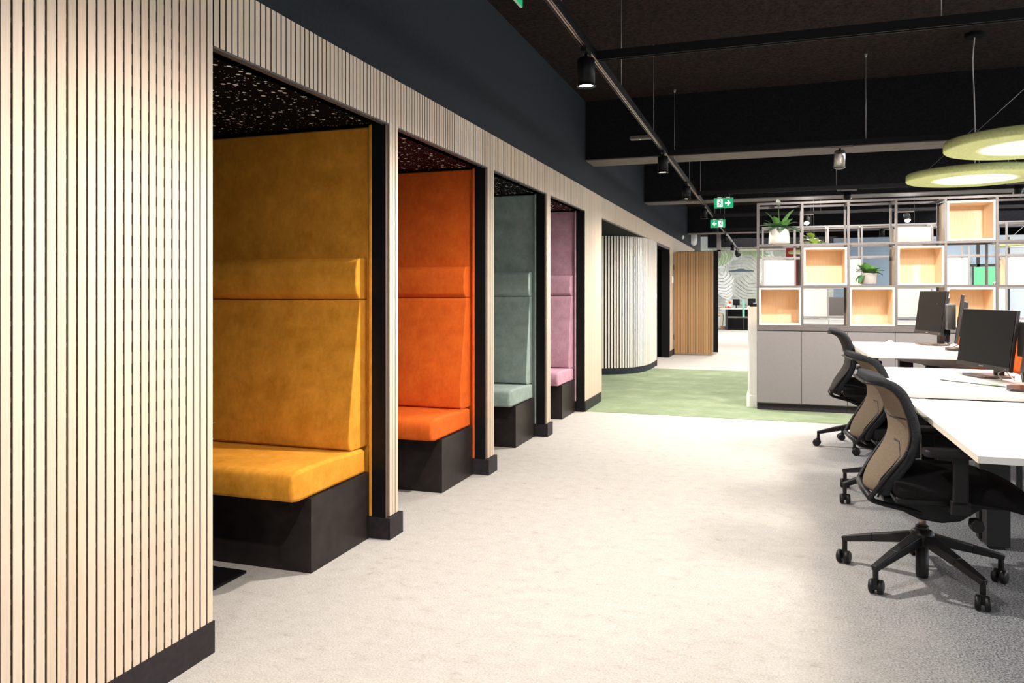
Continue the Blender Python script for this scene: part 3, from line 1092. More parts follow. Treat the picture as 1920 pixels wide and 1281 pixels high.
# ------------------------------------------------------------------ monitors
def monitor(label, loc, yaw, zlow, tilt=R(7), box=True, group='desk monitors', W=.545, H_=.345):
    """screen faces local -x; loc is on the desk under the stand"""
    t = thing('monitor', label, 'monitor', loc, yaw, group)
    hz = zlow + H_ / 2
    def tr(mb):
        M4 = Matrix.Translation((-.03, 0, hz)) @ Matrix.Rotation(tilt, 4, 'Y')
        mb.v = [tuple(M4 @ Vector(p)) for p in mb.v]
        return mb
    part('housing', tr(MB().box(-.004, .016, -W / 2, W / 2, -H_ / 2, H_ / 2).box(.016, .045, -W / 2 + .05, W / 2 - .05, -H_ / 2 + .05, H_ / 2 - .05)), M['bezel'], t, bevel=.003)
    part('screen', tr(MB().box(-.0075, -.0045, -W / 2 + .006, W / 2 - .006, -H_ / 2 + .026, H_ / 2 - .006)), M['screen'], t)
    part('chin', tr(MB().box(-.0085, -.0045, -W / 2, W / 2, -H_ / 2, -H_ / 2 + .024)), M['bezel'], t)
    part('badge', tr(MB().box(-.0095, -.0085, -.02, .02, -H_ / 2 + .009, -H_ / 2 + .015)), M['steel_pale'], t)
    part('power_light', tr(MB().box(-.0095, -.0085, -W / 2 + .03, -W / 2 + .036, -H_ / 2 + .010, -H_ / 2 + .015)), M['white_cable'], t)
    part('stand_neck', MB().bar((.045, 0, .012), (.045, 0, hz + .06), .06, .035), M['bezel'], t, bevel=.004)
    part('stand_foot', MB().prism([(-.12, -.08), (-.105, -.115), (.06, -.12), (.085, -.09), (.085, .09), (.06, .12), (-.105, .115), (-.12, .08)], 'z', 0, .012), M['foot'], t, bevel=.003)
    part('hinge', tr(MB().box(.045, .075, -.05, .05, -.05, .05)), M['chair_black'], t)
    return t


def docking_box(label, loc, yaw):
    t = thing('mini_computer', label, 'computer', loc, yaw, 'small computers behind the monitors')
    part('case', MB().box(-.02, .045, -.09, .09, 0.0, .19), M['client'], t, bevel=.004)
    part('lid', MB().box(-.019, .044, -.089, .089, .19, .196), M['client_top'], t)
    part('bracket', MB().bar((.015, 0, .0), (.015, 0, -.10), .035, .03), M['chair_black'], t)
    part('plug', MB().box(-.005, .02, -.05, -.02, -.045, .0).box(-.005, .02, -.01, .02, -.05, .0), M['chair_black'], t)
    rr = random.Random(int(loc[1] * 100))
    for k in range(3):
        y0 = -.04 + k * .03
        z0 = -.045
        zd = -.10 - .0
        part('cable', MB().tube(spline([(.008, y0, z0), (.0, y0 - .03, z0 - .03 - .01 * k), (-.02 + .03 * k, y0 - .08 + .05 * k, zd - .03 + .02 * k), (.05, y0 - .12 + .09 * k, zd - .004)], 6), .003, 6), M['cable'], t)
    return t


YW = R(18)
monitor('large dark monitor angled toward the walkway on the middle white desk', (3.062, 5.17, .754), R(16), .05)
monitor('dark monitor seen almost edge-on at the near end of the middle white desk', (3.10, 4.52, .754), -R(14), .062)
docking_box('silver grey mini computer behind the large dark monitor', (3.19, 4.90, .89), YW)
monitor('dark monitor showing its screen on the raised far desk', (3.075, 6.87, .830), R(10), .085)
monitor('dark tilted monitor seen edge-on on the raised far desk', (3.165, 6.32, .830), -R(12), .06)
docking_box('silver grey mini computer between the two monitors of the raised desk', (3.105, 6.66, .965), R(12))
monitor('dark monitor on the desk beyond the orange screen with cartons beside it', (3.75, 5.1, .74), PI - R(8), .10, group='monitors beyond the screen')

# cartons beyond the screen
cb = thing('cardboard_box', 'flat brown carton standing on the desk beyond the orange screen', 'box', (3.62, 6.62, .74))
part('carton', MB().box(-.16, .16, -.14, .14, 0, .30), M['card'], cb)
part('tape', MB().box(-.162, .162, -.02, .02, .30, .302).box(-.02, .02, -.142, -.14, .2, .30), M['tan'], cb)
cb2 = thing('cardboard_box', 'smaller brown carton in front of the taller carton beyond the orange screen', 'box', (3.53, 6.28, .74))
part('carton', MB().box(-.15, .15, -.12, .12, 0, .23), M['card'], cb2)
part('tape', MB().box(-.152, .152, -.02, .02, .23, .232).box(-.06, .02, -.122, -.12, .1, .16), M['tan'], cb2)

# things on the desks
pn = thing('pen', 'thin dark pen lying on the closest white desk', 'pen', (2.90, 3.22, .734), R(200))
part('barrel', MB().tube([(-.06, 0, 0), (.05, 0, 0)], .004, 8), M['cable'], pn)
part('tip', MB().tube([(.05, 0, 0), (.07, 0, -.002)], [.004, .001], 8), M['steel'], pn)
lf = thing('leaflet', 'green and white leaflet lying on the middle white desk', 'leaflet', (2.885, 4.70, .7545), R(40))
part('sheet', MB().box(-.10, .10, -.055, .055, 0, .0015), M['leaflet'], lf)
part('print', MB().box(-.07, -.02, -.055, .055, .0015, .002).box(.03, .06, -.03, .05, .0015, .002), M['white'], lf)
st = tag(part('stylus', MB().tube([(2.74, 4.86, .7575), (2.86, 4.72, .758), (2.99, 4.60, .7575)], .003, 8), M['steel']), 'long thin dark stylus lying across the middle white desk', 'stylus')
cu = tag(part('usb_cable', MB().tube(spline([(2.72, 6.77, .8335), (2.76, 6.60, .833), (2.88, 6.50, .833), (2.97, 6.50, .833)], 6), .003, 6), M['white_cable']), 'pale cable curling across the raised far desk', 'cable')
ms = thing('mouse', 'small white mouse lying beside the cable on the raised far desk', 'mouse', (2.75, 6.86, .830), R(10))
part('body', MB().lathe([(.005, .0), (.03, .002), (.032, .012), (.022, .026), (.004, .032)], (0, 0, 0), 16), M['white'], ms)
part('wheel', MB().lathe([(.006, -.004), (.006, .004)], (-.018, 0, .026), 10, axis='y'), M['cable'], ms)
wc = tag(part('white_cable_loop', MB().tube(spline([(3.07, 4.98, .757), (3.05, 4.97, .79), (3.09, 5.01, .805), (3.12, 5.0, .77), (3.13, 4.97, .757)], 6), .004, 6), M['white_cable']), 'looped white cable beside the stand of the large monitor', 'cable')


# ------------------------------------------------------------------ office chairs (faces local +x)
def chair(label, loc, rotz, base_rot, lift=0.0, rear='back_rear'):
    t = thing('office_chair', label, 'chair', loc, rotz, 'black office chairs along the desks')
    z = lift
    # star base
    mb = MB()
    mb.lathe([(.030, .145), (.045, .155), (.050, .20), (.040, .215), (.032, .22)], (0, 0, 0), 20)
    cast = []
    for k in range(5):
        a = base_rot - rotz + k * 2 * PI / 5
        c, s = math.cos(a), math.sin(a)
        mb.bar((c * .03, s * .03, .182), (c * .20, s * .20, .143), .050, .045, w2=.040, h2=.034)
        mb.bar((c * .20, s * .20, .143), (c * .335, s * .335, .108), .040, .034, w2=.028, h2=.024)
        mb.tube([(c * .325, s * .325, .112), (c * .325, s * .325, .058)], .012, 10)
        cast.append((c * .325, s * .325, a))
    part('star_base', mb, M['chair_black'], t, bevel=.004)
    for k, (x, yv, a) in enumerate(cast):
        cm = MB()
        for sgn in (-1, 1):
            cm.lathe([(.010, sgn * .028), (.024, sgn * .028), (.0295, sgn * .023), (.0295, sgn * .008), (.02, sgn * .006)], (-.012, 0, .0295), 16, axis='y')
        cm.box(-.016, .014, -.0075, .0075, .022, .064)
        part('caster', cm, M['chair_black'], t, (x, yv, 0), (0, 0, a * 1.7 + k * 1.1 + .6))
    part('column', MB().lathe([(.024, .012), (.026, .03), (.026, .155)], (0, 0, 0), 18).lathe([(.027, .215), (.027, .235), (.02, .237)], (0, 0, 0), 18), M['chair_black'], t)
    part('piston', MB().lathe([(.016, .22), (.016, .30 + z)], (0, 0, 0), 16), M['chrome'], t)
    # mechanism under the seat
    prof = [(-.16, .37), (.20, .375), (.21, .345), (.13, .285), (.06, .272), (-.03, .282), (-.10, .315), (-.17, .35)]
    part('mechanism', MB().prism([(a, b_ + z) for a, b_ in prof], 'y', -.085, .085), M['chair_black'], t, bevel=.008)
    part('tilt_knob', MB().lathe([(.012, -.27), (.012, -.20)], (.14, 0, .325 + z), 14, axis='y').lathe([(.022, -.29), (.026, -.285), (.026, -.25), (.018, -.245)], (.14, 0, .325 + z), 18, axis='y'), M['chair_black'], t)
    # seat cushion: plan rounded, waterfall front
    rows_t, rows_b = [], []
    xs = [-.15, -.135, -.10, -.03, .06, .15, .24, .31, .35, .365]
    for i, x in enumerate(xs):
        f = i / (len(xs) - 1)
        hw_ = .245 * (1 - .10 * max(0, (x - .1) / .2) ** 2) * (.90 if i == 0 else (.97 if i == 1 else 1))
        zt = .505 - .012 * math.cos(f * 3) - (.050 * max(0, (x - .10) / .2) ** 2) + 0
        zbm = .405 - (.02 if i not in (0, len(xs) - 1) else -.01) - .03 * max(0, (x - .1) / .2) ** 2
        rt, rb = [], []
        for j in range(9):
            u = -1 + 2 * j / 8
            e = 1 - abs(u) ** 4
            rt.append((x, u * hw_, zbm + z + (zt - zbm) * (.42 + .58 * e) + .012 * u * u))
            rb.append((x, u * hw_ * .96, zbm + z + .012 * u * u))
        rows_t.append(rt); rows_b.append(rb)
    sm_ = MB()
    ring = [rt + rb[::-1] + [rt[0]] for rt, rb in zip(rows_t, rows_b)]
    nc = len(ring[0]) - 1
    vs = [p for r in ring for p in r[:-1]]
    fs = [(i * nc + j, i * nc + (j + 1) % nc, (i + 1) * nc + (j + 1) % nc, (i + 1) * nc + j) for i in range(len(ring) - 1) for j in range(nc)]
    fs += [tuple(range(nc)), tuple((len(ring) - 1) * nc + j for j in range(nc))[::-1]]
    sm_.add(vs, fs, 0, True)
    part('seat', sm_, M['seat'], t, subsurf=1)
    part('seat_pan', MB().prism([(-.14, -.20), (.27, -.19), (.29, 0), (.27, .19), (-.14, .20)], 'z', .370 + z, .398 + z), M['chair_black'], t, bevel=.008)
    # backrest
    bp = [(-.228, .385), (-.222, .42), (-.205, .47), (-.168, .525), (-.135, .575), (-.118, .62), (-.114, .66), (-.126, .72), (-.146, .79), (-.165, .825), (-.188, .848), (-.225, .862), (-.252, .867)]
    hwid = [.150, .170, .188, .205, .215, .222, .225, .225, .220, .212, .205, .195, .180]
    def surf(off, inset=0.0, wrap=.036):
        rows = []
        for i, ((x, zz), w) in enumerate(zip(bp, hwid)):
            a = bp[max(i - 1, 0)]; c = bp[min(i + 1, len(bp) - 1)]
            tx, tz = c[0] - a[0], c[1] - a[1]
            ln = math.hypot(tx, tz)
            nx, nz = tz / ln, -tx / ln          # towards the sitter
            row = []
            for j in range(9):
                u = -1 + 2 * j / 8
                dd = off * (1 if i < 10 else .75) + wrap * (1, 1, 1, 1, 1, 1, 1, 1, .9, .7, .4, .15, .05)[i] * abs(u) ** 2.2
                row.append((x + nx * dd, u * (w - inset), zz + nz * dd + z))
            rows.append(row)
        return rows
    A, B = surf(-.004), surf(.045, .004)
    cm = MB()
    ring = [ra + rb[::-1] for ra, rb in zip(A, B)]
    nc = len(ring[0])
    vs = [p for r in ring for p in r]
    fs = [(i * nc + j, i * nc + (j + 1) % nc, (i + 1) * nc + (j + 1) % nc, (i + 1) * nc + j) for i in range(len(ring) - 1) for j in range(nc)]
    fs += [tuple(range(nc)), tuple((len(ring) - 1) * nc + j for j in range(nc))[::-1]]
    cm.add(vs, fs, 0, True)
    part('back_cushion', cm, M['back_front'], t, subsurf=1)
    A, B = surf(-.012, .019), surf(.002, .019)
    cm = MB()
    ring = [ra + rb[::-1] for ra, rb in zip(A, B)]
    vs = [p for r in ring for p in r]
    cm.add(vs, fs, 0, True)
    part('back_shell', cm, M[rear], t, subsurf=1, label='taupe fabric rear of the backrest' if rear == 'back_rear' else None)
    # piping round the shell and a seam across it
    S = surf(-.004, .017)
    loop = [r[0] for r in S] + S[-1][1:-1] + [r[-1] for r in S[::-1]]
    part('piping', MB().tube(loop, .005, 6), M['chair_black'], t)
    S = surf(-.0135, .022)
    part('seam', MB().tube([tuple(S[7][j]) for j in range(9)], .0028, 6), M['chair_black'], t)
    S = surf(-.0160, .035)
    part('lumbar_trim', MB().tube([S[1][8], S[2][8], S[3][8], S[4][8], S[5][7], S[5][6]], .0035, 6), M['chair_black'], t)
    part('lumbar_trim', MB().tube([S[1][0], S[2][0], S[3][0], S[4][0], S[5][1], S[5][2]], .0035, 6), M['chair_black'], t)
    # bars that carry the back: down from the lumbar, round the heel, forward under the seat
    for sgn in (-1, 1):
        pts = spline([(-.100, sgn * .226, .600 + z), (-.112, sgn * .222, .57 + z), (-.150, sgn * .211, .515 + z), (-.186, sgn * .196, .46 + z), (-.216, sgn * .180, .41 + z), (-.230, sgn * .165, .378 + z), (-.195, sgn * .145, .358 + z), (-.10, sgn * .105, .330 + z), (.0, sgn * .07, .302 + z)], 6)
        part('back_bar', MB().tube([(p.x, p.y, p.z) for p in pts], [.005 + .006 * min(1, i_ / 24) for i_ in range(len(pts))], 8), M['chair_black'], t)
    part('heel_bar', MB().tube([(-.230, -.17, .382 + z), (-.238, 0, .384 + z), (-.230, .17, .382 + z)], .015, 8), M['chair_black'], t)
    # arms
    for sgn in (-1, 1):
        yy = sgn * .278
        part('arm_post', MB().box(.052, .108, yy - .014, yy + .014, .40 + z, .595 + z), M['chair_black'], t, bevel=.005)
        part('arm_bracket', MB().bar((.08, sgn * .06, .365 + z), (.08, yy, .372 + z), .06, .022).bar((.08, yy, .362 + z), (.08, yy, .42 + z), .028, .07), M['chair_black'], t, bevel=.004)
        part('arm_pad', MB().prism([(-.055, yy - .03), (-.04, yy - .042), (.14, yy - .045), (.165, yy - .03), (.165, yy + .03), (.14, yy + .045), (-.04, yy + .042), (-.055, yy + .03)], 'z', .592 + z, .622 + z), M['chair_black'], t, bevel=.008)
    return t


chair('black office chair with taupe back at the closest white desk', (2.458, 3.735, 0), R(2), R(13))
chair('black office chair with taupe back at the middle white desk', (2.53, 5.11, 0), R(6), R(139), -.012)
chair('black office chair with dark grey back drawn up to the raised desk', (2.53, 6.73, 0), R(-3), R(183), .06, 'back_rear_dark')


# ------------------------------------------------------------------ lighting tracks, spots
TX, TZ = CAM_X - .889, 2.50


def spot(label, x, y, ztrack, on=True, mat='spot', power=None, tilt=0.0, light=True):
    t = thing('track_spotlight', label, 'spotlight', (x, y, ztrack - .012), 0, 'spotlights on the ceiling tracks')
    if abs(x - TX) < .1:
        part('adapter', MB().box(-.014, .014, -.06, .06, -.022, -.001), M['track'], t)
    else:
        part('adapter', MB().box(-.12, .10, -.016, .016, -.016, -.001), M['beam_under'], t)
    part('neck', MB().tube([(0, 0, -.02), (0, 0, -.06)], .008, 8), M['track'], t)
    pv, rt = (0, 0, -.055), (tilt, 0, 0)
    part('housing', MB().lathe([(.012, .015), (.040, .010), (.045, .003), (.045, -.125)], (0, 0, 0), 24).lathe([(.045, -.125), (.049, -.126), (.049, -.133), (.040, -.133), (.038, -.121)], (0, 0, 0), 24, cap=False), M[mat], t, pv, rt)
    part('lens', MB().lathe([(.0385, -.122), (.0385, -.125), (.002, -.126)], (0, 0, 0), 20), M['lens'] if on else M['spot'], t, pv, rt)
    if on and light:
        l = bpy.data.lights.new('spot_beam', 'SPOT')
        l.energy = power or SPOT_W
        l.color = WARM
        l.spot_size = R(168)
        l.spot_blend = 1.0
        l.shadow_soft_size = .035
        o = bpy.data.objects.new('spot_beam', l)
        C.objects.link(o)
        o.parent = t
        o.location = (0, .14 * math.sin(tilt), -.055 - .14 * math.cos(tilt))
        o.rotation_euler = rt
    return t


def along_y(name, label, x, y0, y1, z, wires):
    t = thing(name, label, 'track', (x, y0, z), 0, 'ceiling lighting tracks')
    L = y1 - y0
    part('track_body', MB().box(-.0175, .0175, 0, L, .004, .036).box(-.0175, -.0125, 0, L, -.012, .004).box(.0125, .0175, 0, L, -.012, .004), M['track'], t)
    part('conductor', MB().box(-.011, -.003, .02, L, -.004, .004).box(.003, .011, .02, L, -.004, .004), M['copper'], t)
    for w in wires:
        part('suspension_wire', MB().tube([(0, w - y0, .036), (0, w - y0, CEIL - z)], .0018, 6), M['wire'], t)
        part('wire_cap', MB().lathe([(.006, CEIL - z - .03), (.012, CEIL - z - .001)], (0, w - y0, 0), 8), M['wire'], t)
    return t


def along_x(label, y, x0, x1, z, wires):
    t = thing('lighting_track', label, 'track', (x0, y, z), 0, 'ceiling lighting tracks')
    L = x1 - x0
    part('track_body', MB().box(0, L, -.0175, .0175, .004, .036).box(0, L, -.0175, -.0125, -.012, .004).box(0, L, .0125, .0175, -.012, .004), M['track'], t)
    part('conductor', MB().box(.02, L, -.011, .011, -.004, .004), M['copper'], t)
    for w in wires:
        part('suspension_wire', MB().tube([(w - x0, 0, .036), (w - x0, 0, CEIL - z)], .0018, 6), M['wire'], t)
        part('wire_cap', MB().lathe([(.006, CEIL - z - .03), (.012, CEIL - z - .001)], (w - x0, 0, 0), 8), M['wire'], t)
    return t


along_y('lighting_track', 'long black lighting track running above the walkway beside the booths', TX, -1.0, 24.5, TZ, [.4, 1.9, 3.35, 4.83, 6.26, 7.70, 9.2, 10.7, 13.6, 15.1, 16.6, 20.5])
for i, yy in enumerate((4.04, 7.05, 10.05, 13.05, 16.05)):
    along_x(['black cross track highest over the desks', 'black cross track in front of the first ceiling beam', 'black cross track carrying the arrow exit sign', 'black cross track carrying the far exit sign',
             'black cross track beyond both exit signs'][i], yy, TX + .019, 8.5, TZ, [2.595, 4.4, 6.2] if i else [2.59, 4.4, 6.2])
for i, yy in enumerate((6.26, 10.8, 15.3)):
    t = thing('track_feed', ['pale flat feed plate at the side of the long lighting track before the first beam', 'pale flat feed plate on the long track near the exit signs', 'pale flat feed plate on the long track past the exit signs'][i], 'fitting', (TX - .02, yy, TZ))
    part('feed_plate', MB().box(-.17, 0, -.035, .035, -.006, .02), M['beam_under'], t, bevel=.003)
    part('indicator', MB().lathe([(.006, -.010), (.008, -.006)], (-.09, 0, 0), 10), M['switch'], t)

SP = [(0.0, 'spotlight on the long track behind the camera'), (1.86, 'spotlight on the long track above the big slatted panel'), (3.84, 'black cylinder spotlight largest in view, below the joint of the long track'),
      (6.82, 'black cylinder spotlight under the first ceiling beam on the long track'), (8.83, 'lit spotlight on the long track just past the first ceiling beam'),
      (11.28, 'lit spotlight on the long track at the second ceiling beam'), (13.80, 'lit spotlight overlapping the far exit sign'), (16.86, 'small lit spotlight on the long track past the far exit sign'),
      (20.05, 'small lit spotlight on the long track above the black door'), (22.67, 'tiny lit spotlight on the long track before the mural')]
for y, lab in SP:
    spot(lab, TX, y, TZ, power=SPOT_W * (0.4 if y < 1 else 0.7 if y < 2 else 1.0))
spot('brushed silver spotlight hanging from the cross track before the first beam', 2.394, 7.05, TZ, mat='silver', tilt=R(32), power=150)
for (x, lab) in ((3.95, 'spotlight on the first cross track past the ring pendants'), (5.5, 'spotlight on the first cross track at the far desks')):
    spot(lab, x, 7.05, TZ, power=150, tilt=R(32))
spot('black spotlight tilted toward the second shelving on the track with the arrow exit sign', 2.72, 10.05, TZ, tilt=R(48), power=75)
spot('added black spotlight tilted toward the second shelving, hidden past the lime ring pendants', 4.5, 10.05, TZ, tilt=R(48), power=75)  # extra unseen lamp, added to brighten the pale boxes
for (x, y, lab, tl, pw) in [(2.383, 13.05, 'bright spotlight seen through the shelving beside the peace lily', -R(42), 60), (3.816, 13.05, 'bright spotlight seen through the top of the shelving before the oak box', -R(42), 60),
                    (3.85, 16.05, 'small spotlight seen low through the shelving frame', 0.0, 90), (5.3, 10.05, 'spotlight on the cross track over the far shelving end', 0.0, 90)]:
    spot(lab, x, y, TZ, power=pw, tilt=tl)
for (x, y, lab) in [(TX + .03, 23.6, 'black spotlight turned toward the mural on the long track'), (TX - .03, 24.1, 'black spotlight last on the long track at the mural')]:
    t = thing('mural_spotlight', lab, 'spotlight', (x, y, TZ), 0, 'spotlights aimed at the mural')
    part('neck', MB().tube([(0, 0, -.012), (0, 0, -.09)], .01, 8), M['track'], t)
    part('housing', MB().lathe([(.04, -.10), (.055, -.09), (.055, .10), (.045, .11)], (0, 0, -.14), 16, axis='y'), M['spot'], t)
    part('lens', MB().lathe([(.043, .105), (.04, .112)], (0, 0, -.14), 16, axis='y'), M['lens'], t)


# ------------------------------------------------------------------ exit signs
def exit_sign(label, loc, rotz, arrow, W=.235, H_=.125, plate=True):
    """face towards local -y"""
    t = thing('exit_sign', label, 'sign', loc, rotz, 'green exit signs')
    part('sign_panel', MB().box(-W / 2, W / 2, 0, .012, -H_ / 2, H_ / 2), M['sign_green'], t)
    part('sign_rim', MB().box(-W / 2 - .002, W / 2 + .002, .002, .010, -H_ / 2 - .002, -H_ / 2).box(-W / 2 - .002, W / 2 + .002, .002, .010, H_ / 2, H_ / 2 + .002), M['sign_edge'], t)
    s = H_ / .125
    if plate:
        for x in (-W * .22, W * .22):
            part('clip', MB().box(x - .024 * s, x + .024 * s, -.003, .015, H_ / 2, H_ / 2 + .012), M['switch'], t)
        part('driver_box', MB().box(-W * .33, W * .33, -.01, .03, H_ / 2 + .012, H_ / 2 + .055), M['spot'], t)
    p = MB()
    dx = -.045 if arrow > 0 else .045
    dx *= W / .235
    if arrow == 0:
        dx = 0
    def q(pts):
        p.prism([(dx + a * s, b_ * s) for a, b_ in pts], 'y', -.0012, -.0002)
    # door frame with a running figure cut into it: white bars left and right, figure in green between, white figure on green as on the sign
    q([(-.034, -.047), (.034, -.047), (.034, .047), (-.034, .047)])
    part('doorway_panel', p, M['sign_white'], t)
    p = MB()
    def q(pts):
        p.prism([(dx + a_ * s, b_ * s) for a_, b_ in pts], 'y', -.0024, -.0013)
    q([(.006, .026), (.013, .024), (.017, .031), (.013, .039), (.006, .039), (.001, .032)])               # head
    q([(-.014, .018), (.010, .020), (.012, .000), (.002, -.010), (-.010, -.002)])                          # trunk
    q([(.008, .018), (.022, .002), (.027, .006), (.014, .022)])                                           # arm
    q([(-.012, .018), (-.028, .004), (-.024, -.001), (-.008, .010)])                                      # arm
    q([(.002, -.008), (.018, -.018), (.014, -.040), (.021, -.042), (.028, -.014), (.012, .000)])           # leg
    q([(-.008, -.002), (-.014, -.020), (-.031, -.026), (-.030, -.034), (-.007, -.026), (.002, -.008)])      # leg
    part('running_figure', p, M['sign_green'], t)
    if arrow:
        a = MB()
        ax = .052 * arrow * W / .235
        def qa(pts):
            a.prism([(ax + arrow * x * s, z * s) for x, z in pts], 'y', -.0012, -.0002)
        qa([(-.036, -.008), (.012, -.008), (.012, .008), (-.036, .008)])
        qa([(.034, 0), (.006, .034), (-.010, .034), (.012, .006), (.012, -.006), (-.010, -.034), (.006, -.034)])
        part('arrow', a, M['sign_white'], t)
    return t


exit_sign('green exit sign with running figure and arrow hanging from a cross track', (1.279, 10.03, 2.375), 0, 1)
exit_sign('green exit sign half hidden by a lit spotlight on the long track', (1.022, 13.03, 2.375), 0, -1)
exit_sign('green exit sign cut off at the picture edge, under the long track', (TX - .02, 2.70, 2.412), R(90), 1, W=.28, H_=.11, plate=False)

# ------------------------------------------------------------------ ring pendants
def ring_lamp(label, x, y, z, visible=True):
    t = thing('ring_pendant', label, 'lamp', (x, y, z), 0, 'lime ring pendants over the desks')
    ro, ri = .475, .25
    part('felt_ring', MB().lathe([(ri + .04, 0.0), (ro - .02, 0.0), (ro - .006, 0.001), (ro, .007), (ro, .052), (ro - .006, .058), (ri - .02, .060)], (0, 0, 0), 64, cap=False), M['felt'], t)
    part('lip', MB().lathe([(ri + .05, .0), (ri + .035, -.003), (ri - .002, .004), (ri - .01, .022)], (0, 0, 0), 64, cap=False), M['ring_lip'], t)
    part('diffuser', MB().lathe([(ri - .008, .020), (ri - .015, .016), (.01, .016)], (0, 0, 0), 48), M['ring_lens'], t)
    part('top_plate', MB().lathe([(ri - .02, .066), (ri - .02, .082), (ri - .03, .086), (.01, .088)], (0, 0, 0), 48), M['felt_top'], t)
    zc = CEIL - z
    part('ceiling_rose', MB().lathe([(.062, zc - .032), (.068, zc - .025), (.068, zc - .001)], (0, 0, 0), 24), M['beam'], t)
    part('cord', MB().tube(spline([(0, 0, .088), (.004, 0, .3), (-.004, 0, zc * .6), (-.012, 0, zc * .8), (.0, 0, zc - .03)], 6), .0045, 8), M['cord'], t)
    for k in range(3):
        a = R(190 + 120 * k)
        part('suspension_wire', MB().tube([(math.cos(a) * (ro - .12), math.sin(a) * (ro - .12), .066), (0, 0, .40)], .0016, 6), M['wire'], t)
    l = bpy.data.lights.new('ring_glow', 'AREA')
    l.shape = 'DISK'; l.size = .48; l.energy = RING_W; l.color = (1.0, 0.96, 0.88)
    o = bpy.data.objects.new('ring_glow', l)
    C.objects.link(o); o.parent = t; o.location = (0, 0, .008)
    return t


ring_lamp('lime felt ring pendant cut by the picture edge over the middle desk', 3.33, 5.36, 2.12)
ring_lamp('lime felt ring pendant hanging lower in view over the raised desk', 3.33, 6.76, 2.12)
ring_lamp('lime felt ring pendant over the closest desk out of the picture', 3.33, 3.2, 2.12)
ring_lamp('lime felt ring pendant beyond the second shelving before the windows', 5.75, 14.2, 1.98)
ring_lamp('lime felt ring pendant low behind the first bays of the shelving', 2.66, 16.3, 2.02)

# ------------------------------------------------------------------ far end of the office
# partition of blue-grey, red and white walls beyond the second shelving
struct('wall_blue', MB().box(3.30, 5.35, 20.0, 20.15, 0, 2.55), M['blue_wall'])
struct('wall_red', MB().box(2.22, 2.48, 20.4, 20.55, 0, 2.42), M['red_wall'])
struct('wall_charcoal', MB().box(2.48, 2.62, 20.4, 20.55, 0, 2.42), M['charcoal'])
fw = struct('wall_white_far', MB().box(5.35, 9.98, 21.2, 21.35, 0, 2.62), M['far_white'])
pan = thing('low_screen', 'dark charcoal low screen seen through the lowest shelf bay', 'screen', (3.05, 17.0, 0))
part('panel', MB().box(-.5, .55, 0, .05, .12, 1.15), M['charcoal'], pan, bevel=.01)
part('foot', MB().box(-.45, -.35, -.15, .2, 0, .12).box(.35, .45, -.15, .2, 0, .12), M['black'], pan)
pic = thing('red_picture', 'small red picture with a dark shape above the charcoal screen', 'picture', (2.98, 20.3, 1.10))
part('board', MB().box(-.13, .13, 0, .03, 0, .30), M['red_print'], pic)
part('print', MB().prism([(-.06, .02), (.10, .02), (.11, .14), (.06, .20), (.0, .16), (-.05, .08)], 'y', -.002, 0), M['charcoal'], pic)
part('back_strut', MB().box(-.12, .12, .03, .05, -1.10, .30), M['blue_wall'], pic)
# glazed front with dark rails, lit green screen
gz = struct('window_2', MB().box(5.40, 9.9, 20.9, 20.96, 1.86, 1.92).box(6.52, 6.58, 20.9, 20.96, 0, 2.55).box(7.15, 7.2, 20.9, 20.96, 0, 2.55).box(8.5, 8.56, 20.9, 20.96, 0, 2.55), M['charcoal'])
part('pane', MB().box(5.42, 6.5, 20.925, 20.935, 1.92, 2.55), M['glass'], gz)
part('pane', MB().box(6.6, 7.13, 20.925, 20.935, 1.92, 2.55), M['glass'], gz)
gs = thing('wall_display', 'lit green display panel seen through the shelving beside the windows', 'display', (6.72, 20.6, 1.42))
part('display_face', MB().box(-.33, .36, 0, .03, .0, .42), M['screen_green'], gs)
part('display_frame', MB().box(-.36, -.33, 0, .05, -.02, .44).box(.36, .39, 0, .05, -.02, .44), M['bezel'], gs)
part('display_column', MB().box(-.34, .37, .03, .10, -1.42, .0), M['charcoal'], gs)
vs_ = thing('orchid', 'white orchid standing before the dark wall under the green display', 'plant', (6.47, 19.2, .0))
part('pot_stand', MB().lathe([(.10, 0), (.08, .95), (.09, 1.0)], (0, 0, 0), 14), M['charcoal'], vs_)
part('stem', MB().tube([(0, 0, 1.0), (.02, 0, 1.2), (-.02, 0, 1.45)], .008, 6), M['leaf'], vs_)
for k, (dx, dz) in enumerate([(0, 1.45), (.04, 1.38), (-.04, 1.32), (.03, 1.25), (-.03, 1.18), (.08, 1.08), (-.08, 1.05)]):
    part('blossom', MB().lathe([(.005, -.012), (.036, 0), (.005, .012)], (dx, -.03, dz), 8, axis='y'), M['switch'], vs_)

